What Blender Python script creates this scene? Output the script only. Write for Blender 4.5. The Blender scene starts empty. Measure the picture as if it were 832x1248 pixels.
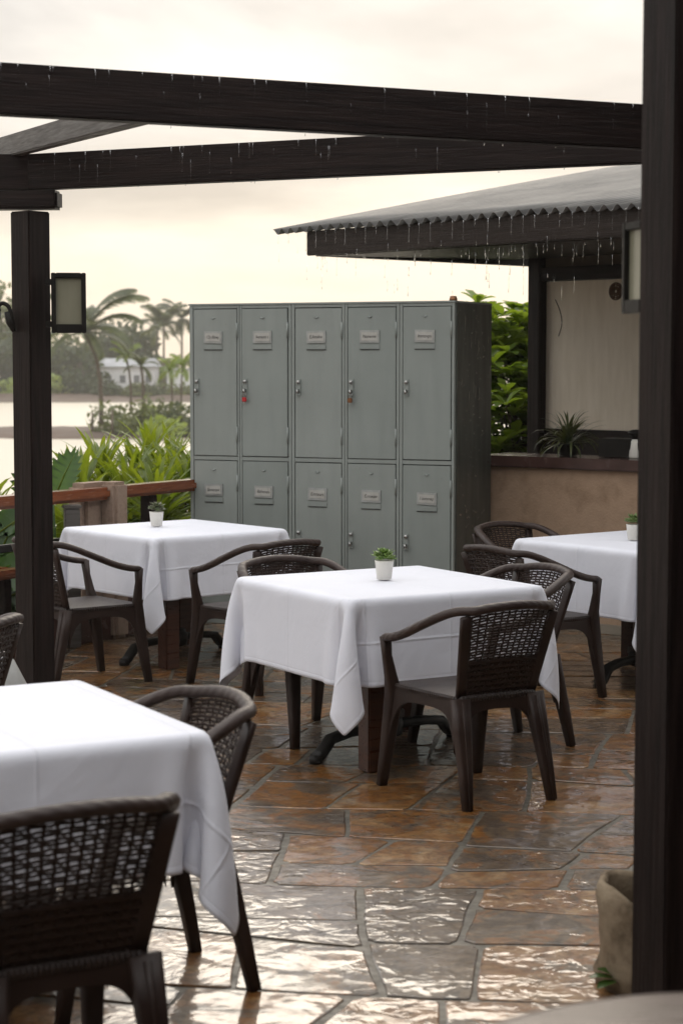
import bpy, bmesh, math, random
import numpy as np
from mathutils import Vector, Matrix, Quaternion
R = math.radians
random.seed(7)
sc = bpy.context.scene
col = sc.collection
F = 2370.0; CZ = 1.72; H0 = 440.0          # focal length in photo pixels, eye height, horizon row

# ------------------------------------------------------------------ helpers
class MB:
    def __init__(s): s.v = []; s.f = []; s.m = []; s.s = []
    def add(s, vs, fs, m=0, smooth=False):
        b = len(s.v); s.v += [tuple(p) for p in vs]
        for f in fs:
            s.f.append(tuple(b + i for i in f)); s.m.append(m); s.s.append(smooth)
    def box(s, c, d, rz=0, m=0, M=None):
        x, y, z = d[0]/2, d[1]/2, d[2]/2
        vs = [Vector((a*x, b*y, e*z)) for a in (-1, 1) for b in (-1, 1) for e in (-1, 1)]
        T = Matrix.Translation(c) @ (M if M else Matrix.Rotation(rz, 4, 'Z'))
        s.add([T @ v for v in vs], [(0,1,3,2),(4,6,7,5),(0,4,5,1),(2,3,7,6),(0,2,6,4),(1,5,7,3)], m)
    def sweep(s, path, ra, rb, up=(0,0,1), seg=10, p=2.0, m=0, smooth=True, cap=True):
        P = [Vector(q) for q in path]; n = len(P)
        if not hasattr(ra, '__len__'): ra = [ra]*n
        if not hasattr(rb, '__len__'): rb = [rb]*n
        up = Vector(up); vs = []; 
        for i in range(n):
            t = (P[min(i+1, n-1)] - P[max(i-1, 0)]).normalized()
            a = t.cross(up)
            if a.length < 1e-4: a = t.cross(Vector((0, 1, 0)))
            a.normalize(); b = a.cross(t).normalized()
            for k in range(seg):
                w = 2*math.pi*(k+.5)/seg; c, d = math.cos(w), math.sin(w)
                if p != 2:
                    c = math.copysign(abs(c)**(2/p), c); d = math.copysign(abs(d)**(2/p), d)
                vs.append(P[i] + a*c*ra[i] + b*d*rb[i])
        fs = [(i*seg+k, i*seg+(k+1) % seg, (i+1)*seg+(k+1) % seg, (i+1)*seg+k) for i in range(n-1) for k in range(seg)]
        if cap: fs += [tuple(range(seg-1, -1, -1)), tuple((n-1)*seg+k for k in range(seg))]
        s.add(vs, fs, m, smooth)
    def lathe(s, prof, c=(0,0,0), seg=24, m=0, smooth=True):
        vs = []; n = len(prof)
        for r, z in prof:
            for k in range(seg):
                w = 2*math.pi*k/seg; vs.append((c[0]+r*math.cos(w), c[1]+r*math.sin(w), c[2]+z))
        fs = [(i*seg+k, i*seg+(k+1) % seg, (i+1)*seg+(k+1) % seg, (i+1)*seg+k) for i in range(n-1) for k in range(seg)]
        fs += [tuple(range(seg-1, -1, -1)), tuple((n-1)*seg+k for k in range(seg))]
        s.add(vs, fs, m, smooth)
    def mesh(s, name, mats, bevel=0, seg=2):
        me = bpy.data.meshes.new(name); me.from_pydata(s.v, [], s.f)
        if not isinstance(mats, (list, tuple)): mats = [mats]
        for q in mats: me.materials.append(q)
        me.polygons.foreach_set('material_index', s.m); me.polygons.foreach_set('use_smooth', s.s)
        if bevel:
            bm = bmesh.new(); bm.from_mesh(me)
            ed = [e for e in bm.edges if len(e.link_faces) == 2 and e.calc_face_angle(0) > R(35)]
            bmesh.ops.bevel(bm, geom=ed, offset=bevel, segments=seg, affect='EDGES', clamp_overlap=True)
            bm.to_mesh(me); bm.free()
        me.update(); return me
    def build(s, name, mats, parent=None, bevel=0, world=False, **k):
        return link(name, s.mesh(name, mats, bevel), parent, world, **k)

def pmat_of(p):
    M = Matrix.Translation(p.location) @ p.rotation_euler.to_matrix().to_4x4()
    return M
def link(name, me, parent=None, world=False, **k):
    o = bpy.data.objects.new(name, me); col.objects.link(o)
    if parent:
        o.parent = parent
        if world:                                   # mesh given in world space under a placed root
            q = parent; M = Matrix.Identity(4)
            while q: M = pmat_of(q) @ M; q = q.parent
            o.matrix_parent_inverse = M.inverted()
    if k: tag(o, **k)
    return o
def tag(o, label=None, cat=None, group=None, kind=None):
    if label: o['label'] = label
    if cat: o['category'] = cat
    if group: o['group'] = group
    if kind: o['kind'] = kind
    return o
def empty(name, loc, rz=0, **k):
    o = bpy.data.objects.new(name, None); col.objects.link(o)
    o.location = loc; o.rotation_euler = (0, 0, rz); o.empty_display_size = .1
    tag(o, **k); return o
def copy_tree(o, parent=None):
    c = o.copy(); col.objects.link(c)
    if parent: c.parent = parent
    for ch in list(o.children): copy_tree(ch, c)
    return c
def beam(name, a, b, w, h, mat, parent=None, bevel=.006, roll=0, **k):
    a = Vector(a); b = Vector(b); X = (b-a).normalized()
    Z = Vector((0,0,1)) if abs(X.z) < .9 else Vector((math.cos(roll), math.sin(roll), 0))
    Y = Z.cross(X).normalized(); Z = X.cross(Y)
    M = Matrix((X, Y, Z)).transposed().to_4x4(); M.translation = a
    L = (b-a).length; m = MB(); m.box((L/2, 0, 0), (L, w, h))
    o = link(name, m.mesh(name, mat, bevel), None)
    if parent:
        o.parent = parent; q = parent; W = Matrix.Identity(4)
        while q: W = pmat_of(q) @ W; q = q.parent
        o.matrix_parent_inverse = W.inverted()
    o.matrix_basis = M
    if k: tag(o, **k)
    return o
def at(px, py, Y):                                   # point at forward distance Y for a photo pixel
    return Vector(((px-416)/F*Y, Y, CZ+(H0-py)/F*Y))

# ------------------------------------------------------------------ materials
def N(nt, t, **k):
    n = nt.nodes.new(t)
    for a, b in k.items():
        if a in n.inputs.keys() if hasattr(n.inputs, 'keys') else False: n.inputs[a].default_value = b
        else: setattr(n, a, b)
    return n
def ramp(nt, stops, fac, interp='LINEAR'):
    r = nt.nodes.new('ShaderNodeValToRGB'); r.color_ramp.interpolation = interp
    e = r.color_ramp.elements
    while len(e) < len(stops): e.new(.5)
    for q, (p, c) in zip(e, stops):
        q.position = p; q.color = (*c, 1) if hasattr(c, '__len__') else (c, c, c, 1)
    nt.links.new(fac, r.inputs[0]); return r.outputs[0]
def newmat(name):
    m = bpy.data.materials.new(name); m.use_nodes = True; nt = m.node_tree
    return m, nt, nt.nodes['Principled BSDF'], nt.nodes['Material Output']
def coords(nt, scale=(1,1,1), kind='Object'):
    tc = nt.nodes.new('ShaderNodeTexCoord'); mp = nt.nodes.new('ShaderNodeMapping')
    mp.inputs['Scale'].default_value = scale
    nt.links.new(tc.outputs[kind], mp.inputs[0]); return mp.outputs[0]
def noise(nt, vec, scale, detail=4, rough=.55, dist=0):
    n = nt.nodes.new('ShaderNodeTexNoise'); n.inputs['Scale'].default_value = scale
    n.inputs['Detail'].default_value = detail; n.inputs['Roughness'].default_value = rough
    n.inputs['Distortion'].default_value = dist
    nt.links.new(vec, n.inputs['Vector']); return n.outputs['Fac']
def bump(nt, h, strength, dist, prev=None):
    b = nt.nodes.new('ShaderNodeBump'); b.inputs['Strength'].default_value = strength
    b.inputs['Distance'].default_value = dist; nt.links.new(h, b.inputs['Height'])
    if prev: nt.links.new(prev, b.inputs['Normal'])
    return b.outputs[0]
def math_(nt, op, a, b=None, c=None):
    m = nt.nodes.new('ShaderNodeMath'); m.operation = op
    for i, q in enumerate((a, b, c)):
        if q is None: continue
        if isinstance(q, (int, float)): m.inputs[i].default_value = q
        else: nt.links.new(q, m.inputs[i])
    return m.outputs[0]
def mix(nt, fac, a, b, mode='MIX'):
    m = nt.nodes.new('ShaderNodeMix'); m.data_type = 'RGBA'; m.blend_type = mode
    for sock, q in ((m.inputs[0], fac), (m.inputs[6], a), (m.inputs[7], b)):
        if isinstance(q, (int, float)): sock.default_value = q
        elif isinstance(q, tuple): sock.default_value = (*q, 1)
        else: nt.links.new(q, sock)
    return m.outputs[2]
def pm(name, cols, scale=4, stretch=(1,1,1), rough=(.4,.6), bumps=((30,.3,.002),), metal=0, spec=.35, coat=0, kind='Object', detail=5, transmission=0, dist=0):
    m, nt, bs, out = newmat(name)
    v = coords(nt, stretch, kind)
    n = noise(nt, v, scale, detail, .6, dist)
    k = len(cols)
    st = [(.3+.4*i/max(1, k-1), c) for i, c in enumerate(cols)]
    nt.links.new(ramp(nt, st, n), bs.inputs['Base Color'])
    n2 = noise(nt, v, scale*2.3, 4)
    nt.links.new(ramp(nt, [(.3, rough[0]), (.7, rough[1])], n2), bs.inputs['Roughness'])
    prev = None
    for sc_, st_, d in bumps:
        prev = bump(nt, noise(nt, v, sc_, 5, .6), st_, d, prev)
    if prev: nt.links.new(prev, bs.inputs['Normal'])
    bs.inputs['Metallic'].default_value = metal; bs.inputs['Specular IOR Level'].default_value = spec
    bs.inputs['Coat Weight'].default_value = coat; bs.inputs['Coat Roughness'].default_value = .1
    bs.inputs['Transmission Weight'].default_value = transmission
    return m
def leafmat(name, c1, c2, scale=3, trans=.4, rough=.35):
    m, nt, bs, out = newmat(name)
    v = coords(nt); n = noise(nt, v, scale, 3)
    c = ramp(nt, [(.3, c1), (.7, c2)], n)
    nt.links.new(c, bs.inputs['Base Color']); bs.inputs['Roughness'].default_value = rough
    tr = nt.nodes.new('ShaderNodeBsdfTranslucent')
    nt.links.new(mix(nt, 1.0, c, (1.6, 1.5, .5), 'MULTIPLY'), tr.inputs[0])
    ms = nt.nodes.new('ShaderNodeMixShader'); ms.inputs[0].default_value = trans
    nt.links.new(bs.outputs[0], ms.inputs[1]); nt.links.new(tr.outputs[0], ms.inputs[2])
    nt.links.new(ms.outputs[0], out.inputs[0]); return m

W_DARK = pm('dark_stained_wood', [(.006,.0035,.003),(.013,.008,.007),(.022,.014,.012)], 2.2, (1.2,22,22), (.32,.6), ((5,.5,.004),(60,.35,.001)), spec=.13)
W_POST = pm('dark_post_wood', [(.006,.004,.0035),(.014,.009,.008),(.024,.016,.014)], 2.2, (1.2,22,22), (.28,.5), ((5,.5,.004),(60,.4,.001)), spec=.13)
W_GREY = pm('weathered_grey_wood', [(.05,.043,.037),(.11,.10,.09)], 2.5, (1.2,20,20), (.4,.7), ((6,.5,.003),))
W_RED = pm('red_varnished_wood', [(.10,.028,.012),(.20,.06,.022),(.13,.035,.015)], 2.0, (1.5,16,16), (.15,.3), ((6,.3,.002),), coat=.5)
W_TABLE = pm('table_leg_wood', [(.028,.010,.006),(.06,.021,.010)], 2.5, (1.2,14,14), (.25,.45), ((6,.3,.002),))
IRON = pm('black_iron', [(.010,.009,.008),(.02,.018,.016)], 8, rough=(.3,.5), bumps=((40,.2,.001),), spec=.13)
PLASTIC = pm('brown_moulded_resin', [(.018,.010,.008),(.036,.021,.016)], 6, rough=(.34,.55), bumps=((90,.5,.0012),(25,.25,.002)), spec=.25)
def resin_woven():
    m, nt, bs, out = newmat('woven_brown_resin')
    v = coords(nt); n = noise(nt, v, 9, 4)
    nt.links.new(ramp(nt, [(.3,(.016,.010,.009)),(.7,(.038,.026,.022))], n), bs.inputs['Base Color'])
    ws = []
    for ax in ('X', 'Y'):
        w = nt.nodes.new('ShaderNodeTexWave'); w.bands_direction = ax; w.inputs['Scale'].default_value = 22
        w.inputs['Distortion'].default_value = .6; nt.links.new(v, w.inputs[0]); ws.append(w.outputs['Fac'])
    h = math_(nt, 'MULTIPLY', ws[0], ws[1])
    b = bump(nt, h, .9, .004); nt.links.new(bump(nt, noise(nt, v, 80, 3), .3, .001, b), bs.inputs['Normal'])
    bs.inputs['Roughness'].default_value = .5; bs.inputs['Specular IOR Level'].default_value = .35; return m
WOVEN = resin_woven()
def cloth_mat():
    m, nt, bs, out = newmat('white_table_linen')
    v = coords(nt, kind='UV'); vo = coords(nt)
    n = noise(nt, vo, 3, 3)
    nt.links.new(ramp(nt, [(.3,(.76,.765,.83)),(.7,(.81,.815,.88))], n), bs.inputs['Base Color'])
    bs.inputs['Roughness'].default_value = .75; bs.inputs['Specular IOR Level'].default_value = .25
    bs.inputs['Sheen Weight'].default_value = .15
    sx = nt.nodes.new('ShaderNodeSeparateXYZ'); nt.links.new(v, sx.inputs[0])
    tot = None
    for ax, ps in ((0, (.25, .5, .75, .895)), (1, (.25, .5, .75, .107))):
        for p_ in ps:
            d = math_(nt, 'ABSOLUTE', math_(nt, 'SUBTRACT', sx.outputs[ax], p_))
            q = math_(nt, 'MAXIMUM', math_(nt, 'SUBTRACT', 1.0, math_(nt, 'MULTIPLY', d, 190.0)), 0.0)
            tot = q if tot is None else math_(nt, 'ADD', tot, q)
    edge = None
    for ax in (0, 1):                                # stitched hem
        d = math_(nt, 'ABSOLUTE', math_(nt, 'SUBTRACT', math_(nt, 'ABSOLUTE', math_(nt, 'SUBTRACT', sx.outputs[ax], .5)), .487))
        q = math_(nt, 'MAXIMUM', math_(nt, 'SUBTRACT', 1.0, math_(nt, 'MULTIPLY', d, 400.0)), 0.0)
        edge = q if edge is None else math_(nt, 'ADD', edge, q)
    b = bump(nt, tot, .5, .0045)
    b = bump(nt, edge, .5, -.0015, b)
    b = bump(nt, noise(nt, v, 6, 3, .5, 1.0), .5, .016, b); b = bump(nt, noise(nt, v, 20, 3, .6, 1.5), .3, .004, b)
    b = bump(nt, noise(nt, v, 450, 2), .15, .0006, b)
    nt.links.new(b, bs.inputs['Normal'])
    tr = nt.nodes.new('ShaderNodeBsdfTranslucent'); tr.inputs[0].default_value = (.8,.8,.82,1)
    ms = nt.nodes.new('ShaderNodeMixShader'); ms.inputs[0].default_value = .12
    nt.links.new(bs.outputs[0], ms.inputs[1]); nt.links.new(tr.outputs[0], ms.inputs[2]); nt.links.new(ms.outputs[0], out.inputs[0])
    return m
CLOTH = cloth_mat()
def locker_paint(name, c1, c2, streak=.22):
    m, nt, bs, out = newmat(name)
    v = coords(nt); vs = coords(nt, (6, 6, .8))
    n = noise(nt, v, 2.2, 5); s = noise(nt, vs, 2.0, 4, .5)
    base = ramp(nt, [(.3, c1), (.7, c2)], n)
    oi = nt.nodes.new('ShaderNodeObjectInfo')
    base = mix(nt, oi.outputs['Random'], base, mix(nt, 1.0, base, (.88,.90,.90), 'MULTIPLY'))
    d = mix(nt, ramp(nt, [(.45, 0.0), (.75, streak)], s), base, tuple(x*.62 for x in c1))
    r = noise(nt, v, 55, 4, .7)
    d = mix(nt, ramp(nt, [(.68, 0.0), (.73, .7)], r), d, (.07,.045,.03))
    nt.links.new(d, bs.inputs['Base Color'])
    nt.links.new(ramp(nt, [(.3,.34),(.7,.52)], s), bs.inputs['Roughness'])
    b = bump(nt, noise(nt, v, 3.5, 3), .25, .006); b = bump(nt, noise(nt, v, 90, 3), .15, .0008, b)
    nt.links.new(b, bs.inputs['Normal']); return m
LOCK = locker_paint('grey_green_locker_paint', (.225,.245,.228), (.262,.284,.266))
LOCKS = locker_paint('dark_streaked_side_paint', (.050,.055,.048), (.075,.08,.07), .7)  # darker and more streaked than the front paint; right side and back
BLACKV = pm('black_void', [(.004,.004,.004),(.006,.006,.006)], 5, rough=(.7,.8), bumps=())
PLATE = pm('label_card', [(.34,.33,.30),(.42,.41,.38)], 30, rough=(.5,.7), bumps=((60,.1,.0005),))
PLATEF = pm('label_frame_metal', [(.28,.29,.28),(.36,.37,.36)], 30, rough=(.3,.4), metal=.4, bumps=())
INK = pm('black_ink', [(.02,.02,.02),(.03,.03,.03)], 5, rough=(.5,.6), bumps=())
STEEL = pm('worn_steel', [(.30,.30,.29),(.45,.44,.42)], 20, rough=(.25,.45), metal=.9, bumps=((60,.2,.0006),))
REDP = pm('red_enamel', [(.35,.015,.02),(.42,.02,.025)], 10, rough=(.25,.3), bumps=())
BRASS = pm('tarnished_brass', [(.16,.07,.035),(.24,.12,.06)], 20, rough=(.3,.5), metal=.7, bumps=((60,.2,.0006),))
STUCCO = pm('brown_stucco', [(.25,.165,.105),(.38,.26,.175),(.31,.21,.14)], 5, rough=(.6,.8), bumps=((70,.7,.006),(14,.3,.01)))
COPE = pm('dark_red_coping', [(.045,.022,.018),(.085,.045,.038)], 6, rough=(.15,.3), bumps=((40,.2,.001),))
PANEL = pm('beige_plaster', [(.70,.61,.49),(.80,.71,.59)], 3, (6,6,1), (.6,.8), ((30,.4,.004),))
BROWNW = pm('brown_wall_board', [(.07,.05,.032),(.10,.072,.048)], 3, (1,1,6), (.6,.8), ((30,.3,.003),))
def roof_mat():
    m, nt, bs, out = newmat('weathered_corrugated_iron')
    v = coords(nt, (3, .6, 3)); n = noise(nt, v, 3.0, 6, .65)
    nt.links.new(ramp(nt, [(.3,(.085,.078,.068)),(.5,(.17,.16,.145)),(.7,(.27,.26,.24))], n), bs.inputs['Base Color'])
    vo = coords(nt); sx = nt.nodes.new('ShaderNodeSeparateXYZ'); nt.links.new(vo, sx.inputs[0])     # rib shading painted in as patchy dark bands along the corrugation
    rib_shade = math_(nt, 'MULTIPLY', math_(nt, 'ADD', math_(nt, 'COSINE', math_(nt, 'ADD', math_(nt, 'MULTIPLY', sx.outputs[0], 2*math.pi/.098), 1.3)), 1.0), .5)
    rib_shade = math_(nt, 'MULTIPLY', math_(nt, 'SUBTRACT', 1.0, rib_shade), math_(nt, 'MULTIPLY', noise(nt, vo, 2.5, 4), 1.9))
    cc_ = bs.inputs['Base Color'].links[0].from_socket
    nt.links.new(mix(nt, rib_shade, cc_, (.022,.02,.018)), bs.inputs['Base Color'])
    bs.inputs['Metallic'].default_value = .1
    nt.links.new(ramp(nt, [(.3,.4),(.7,.6)], n), bs.inputs['Roughness'])
    nt.links.new(bump(nt, noise(nt, v, 30, 3), .15, .002), bs.inputs['Normal']); return m
ROOF = roof_mat()
def glass_mat(name, c, rough=.05):
    m, nt, bs, out = newmat(name); bs.inputs['Base Color'].default_value = (*c, 1)
    bs.inputs['Transmission Weight'].default_value = 1; bs.inputs['Roughness'].default_value = rough
    bs.inputs['IOR'].default_value = 1.33; return m
WATERG = glass_mat('clear_water_drop', (1, 1, 1), 0.0)
LGLASS = pm('frosted_lamp_glass', [(.17,.165,.115),(.24,.23,.17)], 6, (1,1,.3), (.12,.25), ((12,.1,.002),))
POT = pm('white_glazed_pot', [(.66,.64,.58),(.74,.72,.67)], 9, rough=(.3,.5), bumps=((60,.15,.0006),))
SOIL = pm('dark_soil', [(.02,.014,.01),(.05,.035,.025)], 60, rough=(.8,.9), bumps=((90,.8,.004),))
TOWEL = pm('tan_rough_stucco', [(.21,.145,.105),(.30,.22,.17),(.25,.18,.13)], 14, rough=(.75,.95), bumps=((110,.9,.006),(22,.5,.012)), spec=.2)
SACK = pm('beige_canvas', [(.07,.05,.03),(.20,.15,.10),(.28,.22,.15)], 11, rough=(.8,.9), bumps=((120,.7,.003),(10,.4,.015)), spec=.15)
STONEG = pm('pale_grey_stone', [(.30,.30,.285),(.38,.38,.365)], 10, rough=(.3,.5), bumps=((50,.3,.003),))
RTOP = pm('grey_brown_table_top', [(.09,.068,.057),(.13,.10,.085)], 3, (1,8,1), (.25,.4), ((30,.2,.001),))
EARTH = pm('bank_earth', [(.05,.035,.022),(.10,.075,.05)], .5, rough=(.8,.95), bumps=((4,.6,.05),))
MUD = pm('wet_mud', [(.06,.038,.025),(.11,.07,.048)], .15, rough=(.6,.8), bumps=((1,.5,.1),))
BARK = pm('bark', [(.06,.045,.03),(.13,.10,.07)], 2, (1,1,6), (.8,.95), ((8,.5,.03),))
WHITEW = pm('white_house_wall', [(.60,.60,.60),(.72,.72,.72)], .6, rough=(.6,.8), bumps=())
HROOF = pm('pale_house_roof', [(.30,.31,.33),(.40,.41,.43)], .6, rough=(.5,.7), bumps=())
WINB = pm('dark_window', [(.10,.11,.12),(.16,.17,.18)], 1, rough=(.1,.2), bumps=())

# ------------------------------------------------------------------ camera
cam = bpy.data.cameras.new('camera'); co = bpy.data.objects.new('camera', cam); col.objects.link(co)
cam.sensor_fit = 'VERTICAL'; cam.sensor_height = 36; cam.sensor_width = 24; cam.lens = F*36/1248
PITCH = math.atan((624-H0)/F)
co.location = (0, 0, CZ); co.rotation_euler = (math.pi/2-PITCH, 0, 0)
cam.clip_start = .05; cam.clip_end = 5000
cam.dof.use_dof = True; cam.dof.focus_distance = 9.3; cam.dof.aperture_fstop = 4.5
sc.camera = co
# pixel -> point using the true pitched camera
_fw = Vector((0, math.cos(PITCH), -math.sin(PITCH))); _up = Vector((0, math.sin(PITCH), math.cos(PITCH)))
def ray(px, py): return (Vector((1,0,0))*((px-416)/F) + _up*((624-py)/F) + _fw)
def at(px, py, Y):
    d = ray(px, py); d *= Y/d.y; return Vector((d.x, d.y, d.z+CZ))
def onz(px, py, z):
    d = ray(px, py); d *= (z-CZ)/d.z; return Vector((d.x, d.y, z))

# ------------------------------------------------------------------ light, sky
SUN_EL, SUN_AZ = R(27), R(4)     # azimuth measured from +Y towards +X
w = bpy.data.worlds.new('World'); sc.world = w; w.use_nodes = True; nt = w.node_tree
bg = nt.nodes['Background']; bg.inputs[1].default_value = .1
sky = nt.nodes.new('ShaderNodeTexSky'); sky.sky_type = 'NISHITA'; sky.sun_disc = False
sky.sun_elevation = SUN_EL; sky.sun_rotation = SUN_AZ; sky.air_density = 1.5; sky.dust_density = 3
tc = nt.nodes.new('ShaderNodeTexCoord')
sep = nt.nodes.new('ShaderNodeSeparateXYZ'); nt.links.new(tc.outputs['Generated'], sep.inputs[0])
mp = nt.nodes.new('ShaderNodeMapping'); mp.inputs['Scale'].default_value = (2.2, 2.2, 7.0); mp.inputs['Location'].default_value = (.35, 1.1, .2)
nt.links.new(tc.outputs['Generated'], mp.inputs[0])
n1 = noise(nt, mp.outputs[0], 1.6, 6, .5, .4)
warm = ramp(nt, [(.0,(1.0,.87,.72)),(.06,(.97,.90,.79)),(.13,(.91,.89,.87)),(.24,(.98,.97,.95)),(.60,(1.0,1.0,1.0))], sep.outputs[2])
cl = ramp(nt, [(.36,(.60,.61,.64)),(.46,(.82,.825,.84)),(.58,(1.12,1.10,1.06))], n1)
cc = mix(nt, 1.0, warm, cl, 'MULTIPLY')
sc10 = nt.nodes.new('ShaderNodeVectorMath'); sc10.operation = 'SCALE'; nt.links.new(cc, sc10.inputs[0])
zr = ramp(nt, [(.09,.37),(.19,.355),(.38,.56),(.80,.74)], sep.outputs[2])          # an overcast sky is brighter overhead
nt.links.new(math_(nt, 'MULTIPLY', zr, 25.0), sc10.inputs['Scale'])
fin = mix(nt, .92, sky.outputs[0], sc10.outputs[0])
sv = (math.sin(SUN_AZ)*math.cos(SUN_EL), math.cos(SUN_AZ)*math.cos(SUN_EL), math.sin(SUN_EL))
dt_ = nt.nodes.new('ShaderNodeVectorMath'); dt_.operation = 'DOT_PRODUCT'; dt_.inputs[1].default_value = sv
nt.links.new(tc.outputs['Generated'], dt_.inputs[0])
gl = math_(nt, 'POWER', math_(nt, 'MAXIMUM', dt_.outputs['Value'], 0.0), 130.0)   # bright cloud round the hidden sun
gl = math_(nt, 'MULTIPLY', gl, n1)
gs = nt.nodes.new('ShaderNodeVectorMath'); gs.operation = 'SCALE'
nt.links.new(ramp(nt, [(0,(0,0,0)),(1,(1,.93,.82))], gl), gs.inputs[0]); gs.inputs['Scale'].default_value = 4
fin = mix(nt, 1.0, fin, gs.outputs[0], 'ADD')
nt.links.new(fin, bg.inputs[0])
sl = bpy.data.lights.new('sun', 'SUN'); sl.energy = .5; sl.angle = R(24); sl.color = (1, .88, .72)
so = bpy.data.objects.new('sun', sl); col.objects.link(so)
sd = Vector((math.sin(SUN_AZ)*math.cos(SUN_EL), math.cos(SUN_AZ)*math.cos(SUN_EL), math.sin(SUN_EL)))
so.rotation_euler = sd.to_track_quat('Z', 'Y').to_euler()
vs = sc.view_settings; vs.view_transform = 'Standard'; vs.look = 'None'; vs.gamma = 1; vs.exposure = .22; vs.use_curve_mapping = False
sc.cycles.max_bounces = 8; sc.cycles.transmission_bounces = 6; sc.cycles.volume_bounces = 1
sc.cycles.use_denoising = True

# ------------------------------------------------------------------ terrace of wet flagstones
def stone_mat():
    m, nt, bs, out = newmat('wet_flagstone')
    v = coords(nt); a = nt.nodes.new('ShaderNodeAttribute'); a.attribute_name = 'tint'
    sp = nt.nodes.new('ShaderNodeSeparateColor'); nt.links.new(a.outputs['Color'], sp.inputs[0])
    r_, g_, b_ = sp.outputs
    off = nt.nodes.new('ShaderNodeVectorMath'); off.operation = 'SCALE'; nt.links.new(a.outputs['Color'], off.inputs[0]); off.inputs['Scale'].default_value = 9
    va = nt.nodes.new('ShaderNodeVectorMath'); va.operation = 'ADD'; nt.links.new(v, va.inputs[0]); nt.links.new(off.outputs[0], va.inputs[1])
    vv = va.outputs[0]
    n = noise(nt, vv, 3.6, 8, .70, 1.3)
    nf = math_(nt, 'ADD', n, math_(nt, 'MULTIPLY', math_(nt, 'SUBTRACT', r_, .5), .24))
    c = ramp(nt, [(.28,(.030,.018,.010)),(.37,(.105,.062,.028)),(.45,(.072,.050,.036)),(.50,(.14,.092,.050)),(.545,(.19,.070,.012)),(.62,(.22,.10,.026)),(.74,(.33,.20,.09))], nf)
    n2 = noise(nt, vv, 14, 6, .7, 1.2)
    c = mix(nt, ramp(nt, [(.45, 0.0), (.68, .75)], n2), c, (.030,.021,.015))
    n3 = noise(nt, vv, 9, 5, .6, .5)
    c = mix(nt, ramp(nt, [(.56, 0.0), (.70, .45)], n3), c, (.24,.175,.115))
    nt.links.new(c, bs.inputs['Base Color'])
    wet = noise(nt, v, 1.5, 4, .55, .6)
    wm = ramp(nt, [(.42, 0.0), (.56, 1.0)], wet)     # standing water
    bs.inputs['Specular IOR Level'].default_value = .3
    nt.links.new(ramp(nt, [(.35, .30), (.65, .5)], n2), bs.inputs['Roughness'])
    bs.inputs['Coat IOR'].default_value = 1.42
    nt.links.new(ramp(nt, [(.34, .25), (.48, 1.0)], noise(nt, vv, 3.1, 5, .65, 1.0)), bs.inputs['Coat Weight'])
    nt.links.new(ramp(nt, [(.0, .09), (1.0, .015)], wm), bs.inputs['Coat Roughness'])
    b0 = bump(nt, noise(nt, v, 2.2, 2, .5, .6), .6, .014)
    b = bump(nt, noise(nt, vv, 5, 3, .5, .5), .7, .010, b0)
    b = bump(nt, noise(nt, vv, 45, 5, .7), .6, .003, b)
    nt.links.new(b, bs.inputs['Normal'])
    rp = nt.nodes.new('ShaderNodeTexNoise'); rp.inputs['Scale'].default_value = 10.5; rp.inputs['Detail'].default_value = 2.2; rp.inputs['Roughness'].default_value = .5; rp.inputs['Distortion'].default_value = 1.3
    nt.links.new(vv, rp.inputs['Vector'])
    cb = bump(nt, noise(nt, vv, 4.5, 2, .5, .8), .6, .012, b0)
    rpm = nt.nodes.new('ShaderNodeBump'); rpm.inputs['Distance'].default_value = .0085
    sm = ramp(nt, [(.30, .22), (.52, 1.0)], noise(nt, vv, 1.7, 4, .6))
    nt.links.new(math_(nt, 'MULTIPLY', sm, math_(nt, 'ADD', .15, math_(nt, 'MULTIPLY', g_, .85))), rpm.inputs['Strength'])
    nt.links.new(rp.outputs['Fac'], rpm.inputs['Height']); nt.links.new(cb, rpm.inputs['Normal'])
    cb = bump(nt, noise(nt, vv, 38, 3, .6), .22, .002, rpm.outputs[0])
    nt.links.new(cb, bs.inputs['Coat Normal'])
    return m
STONE = stone_mat()
GROUT = pm('wet_grout', [(.055,.048,.037),(.12,.105,.08)], 12, rough=(.35,.65), bumps=((50,.6,.004),))
SEED_ST = 19
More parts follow.
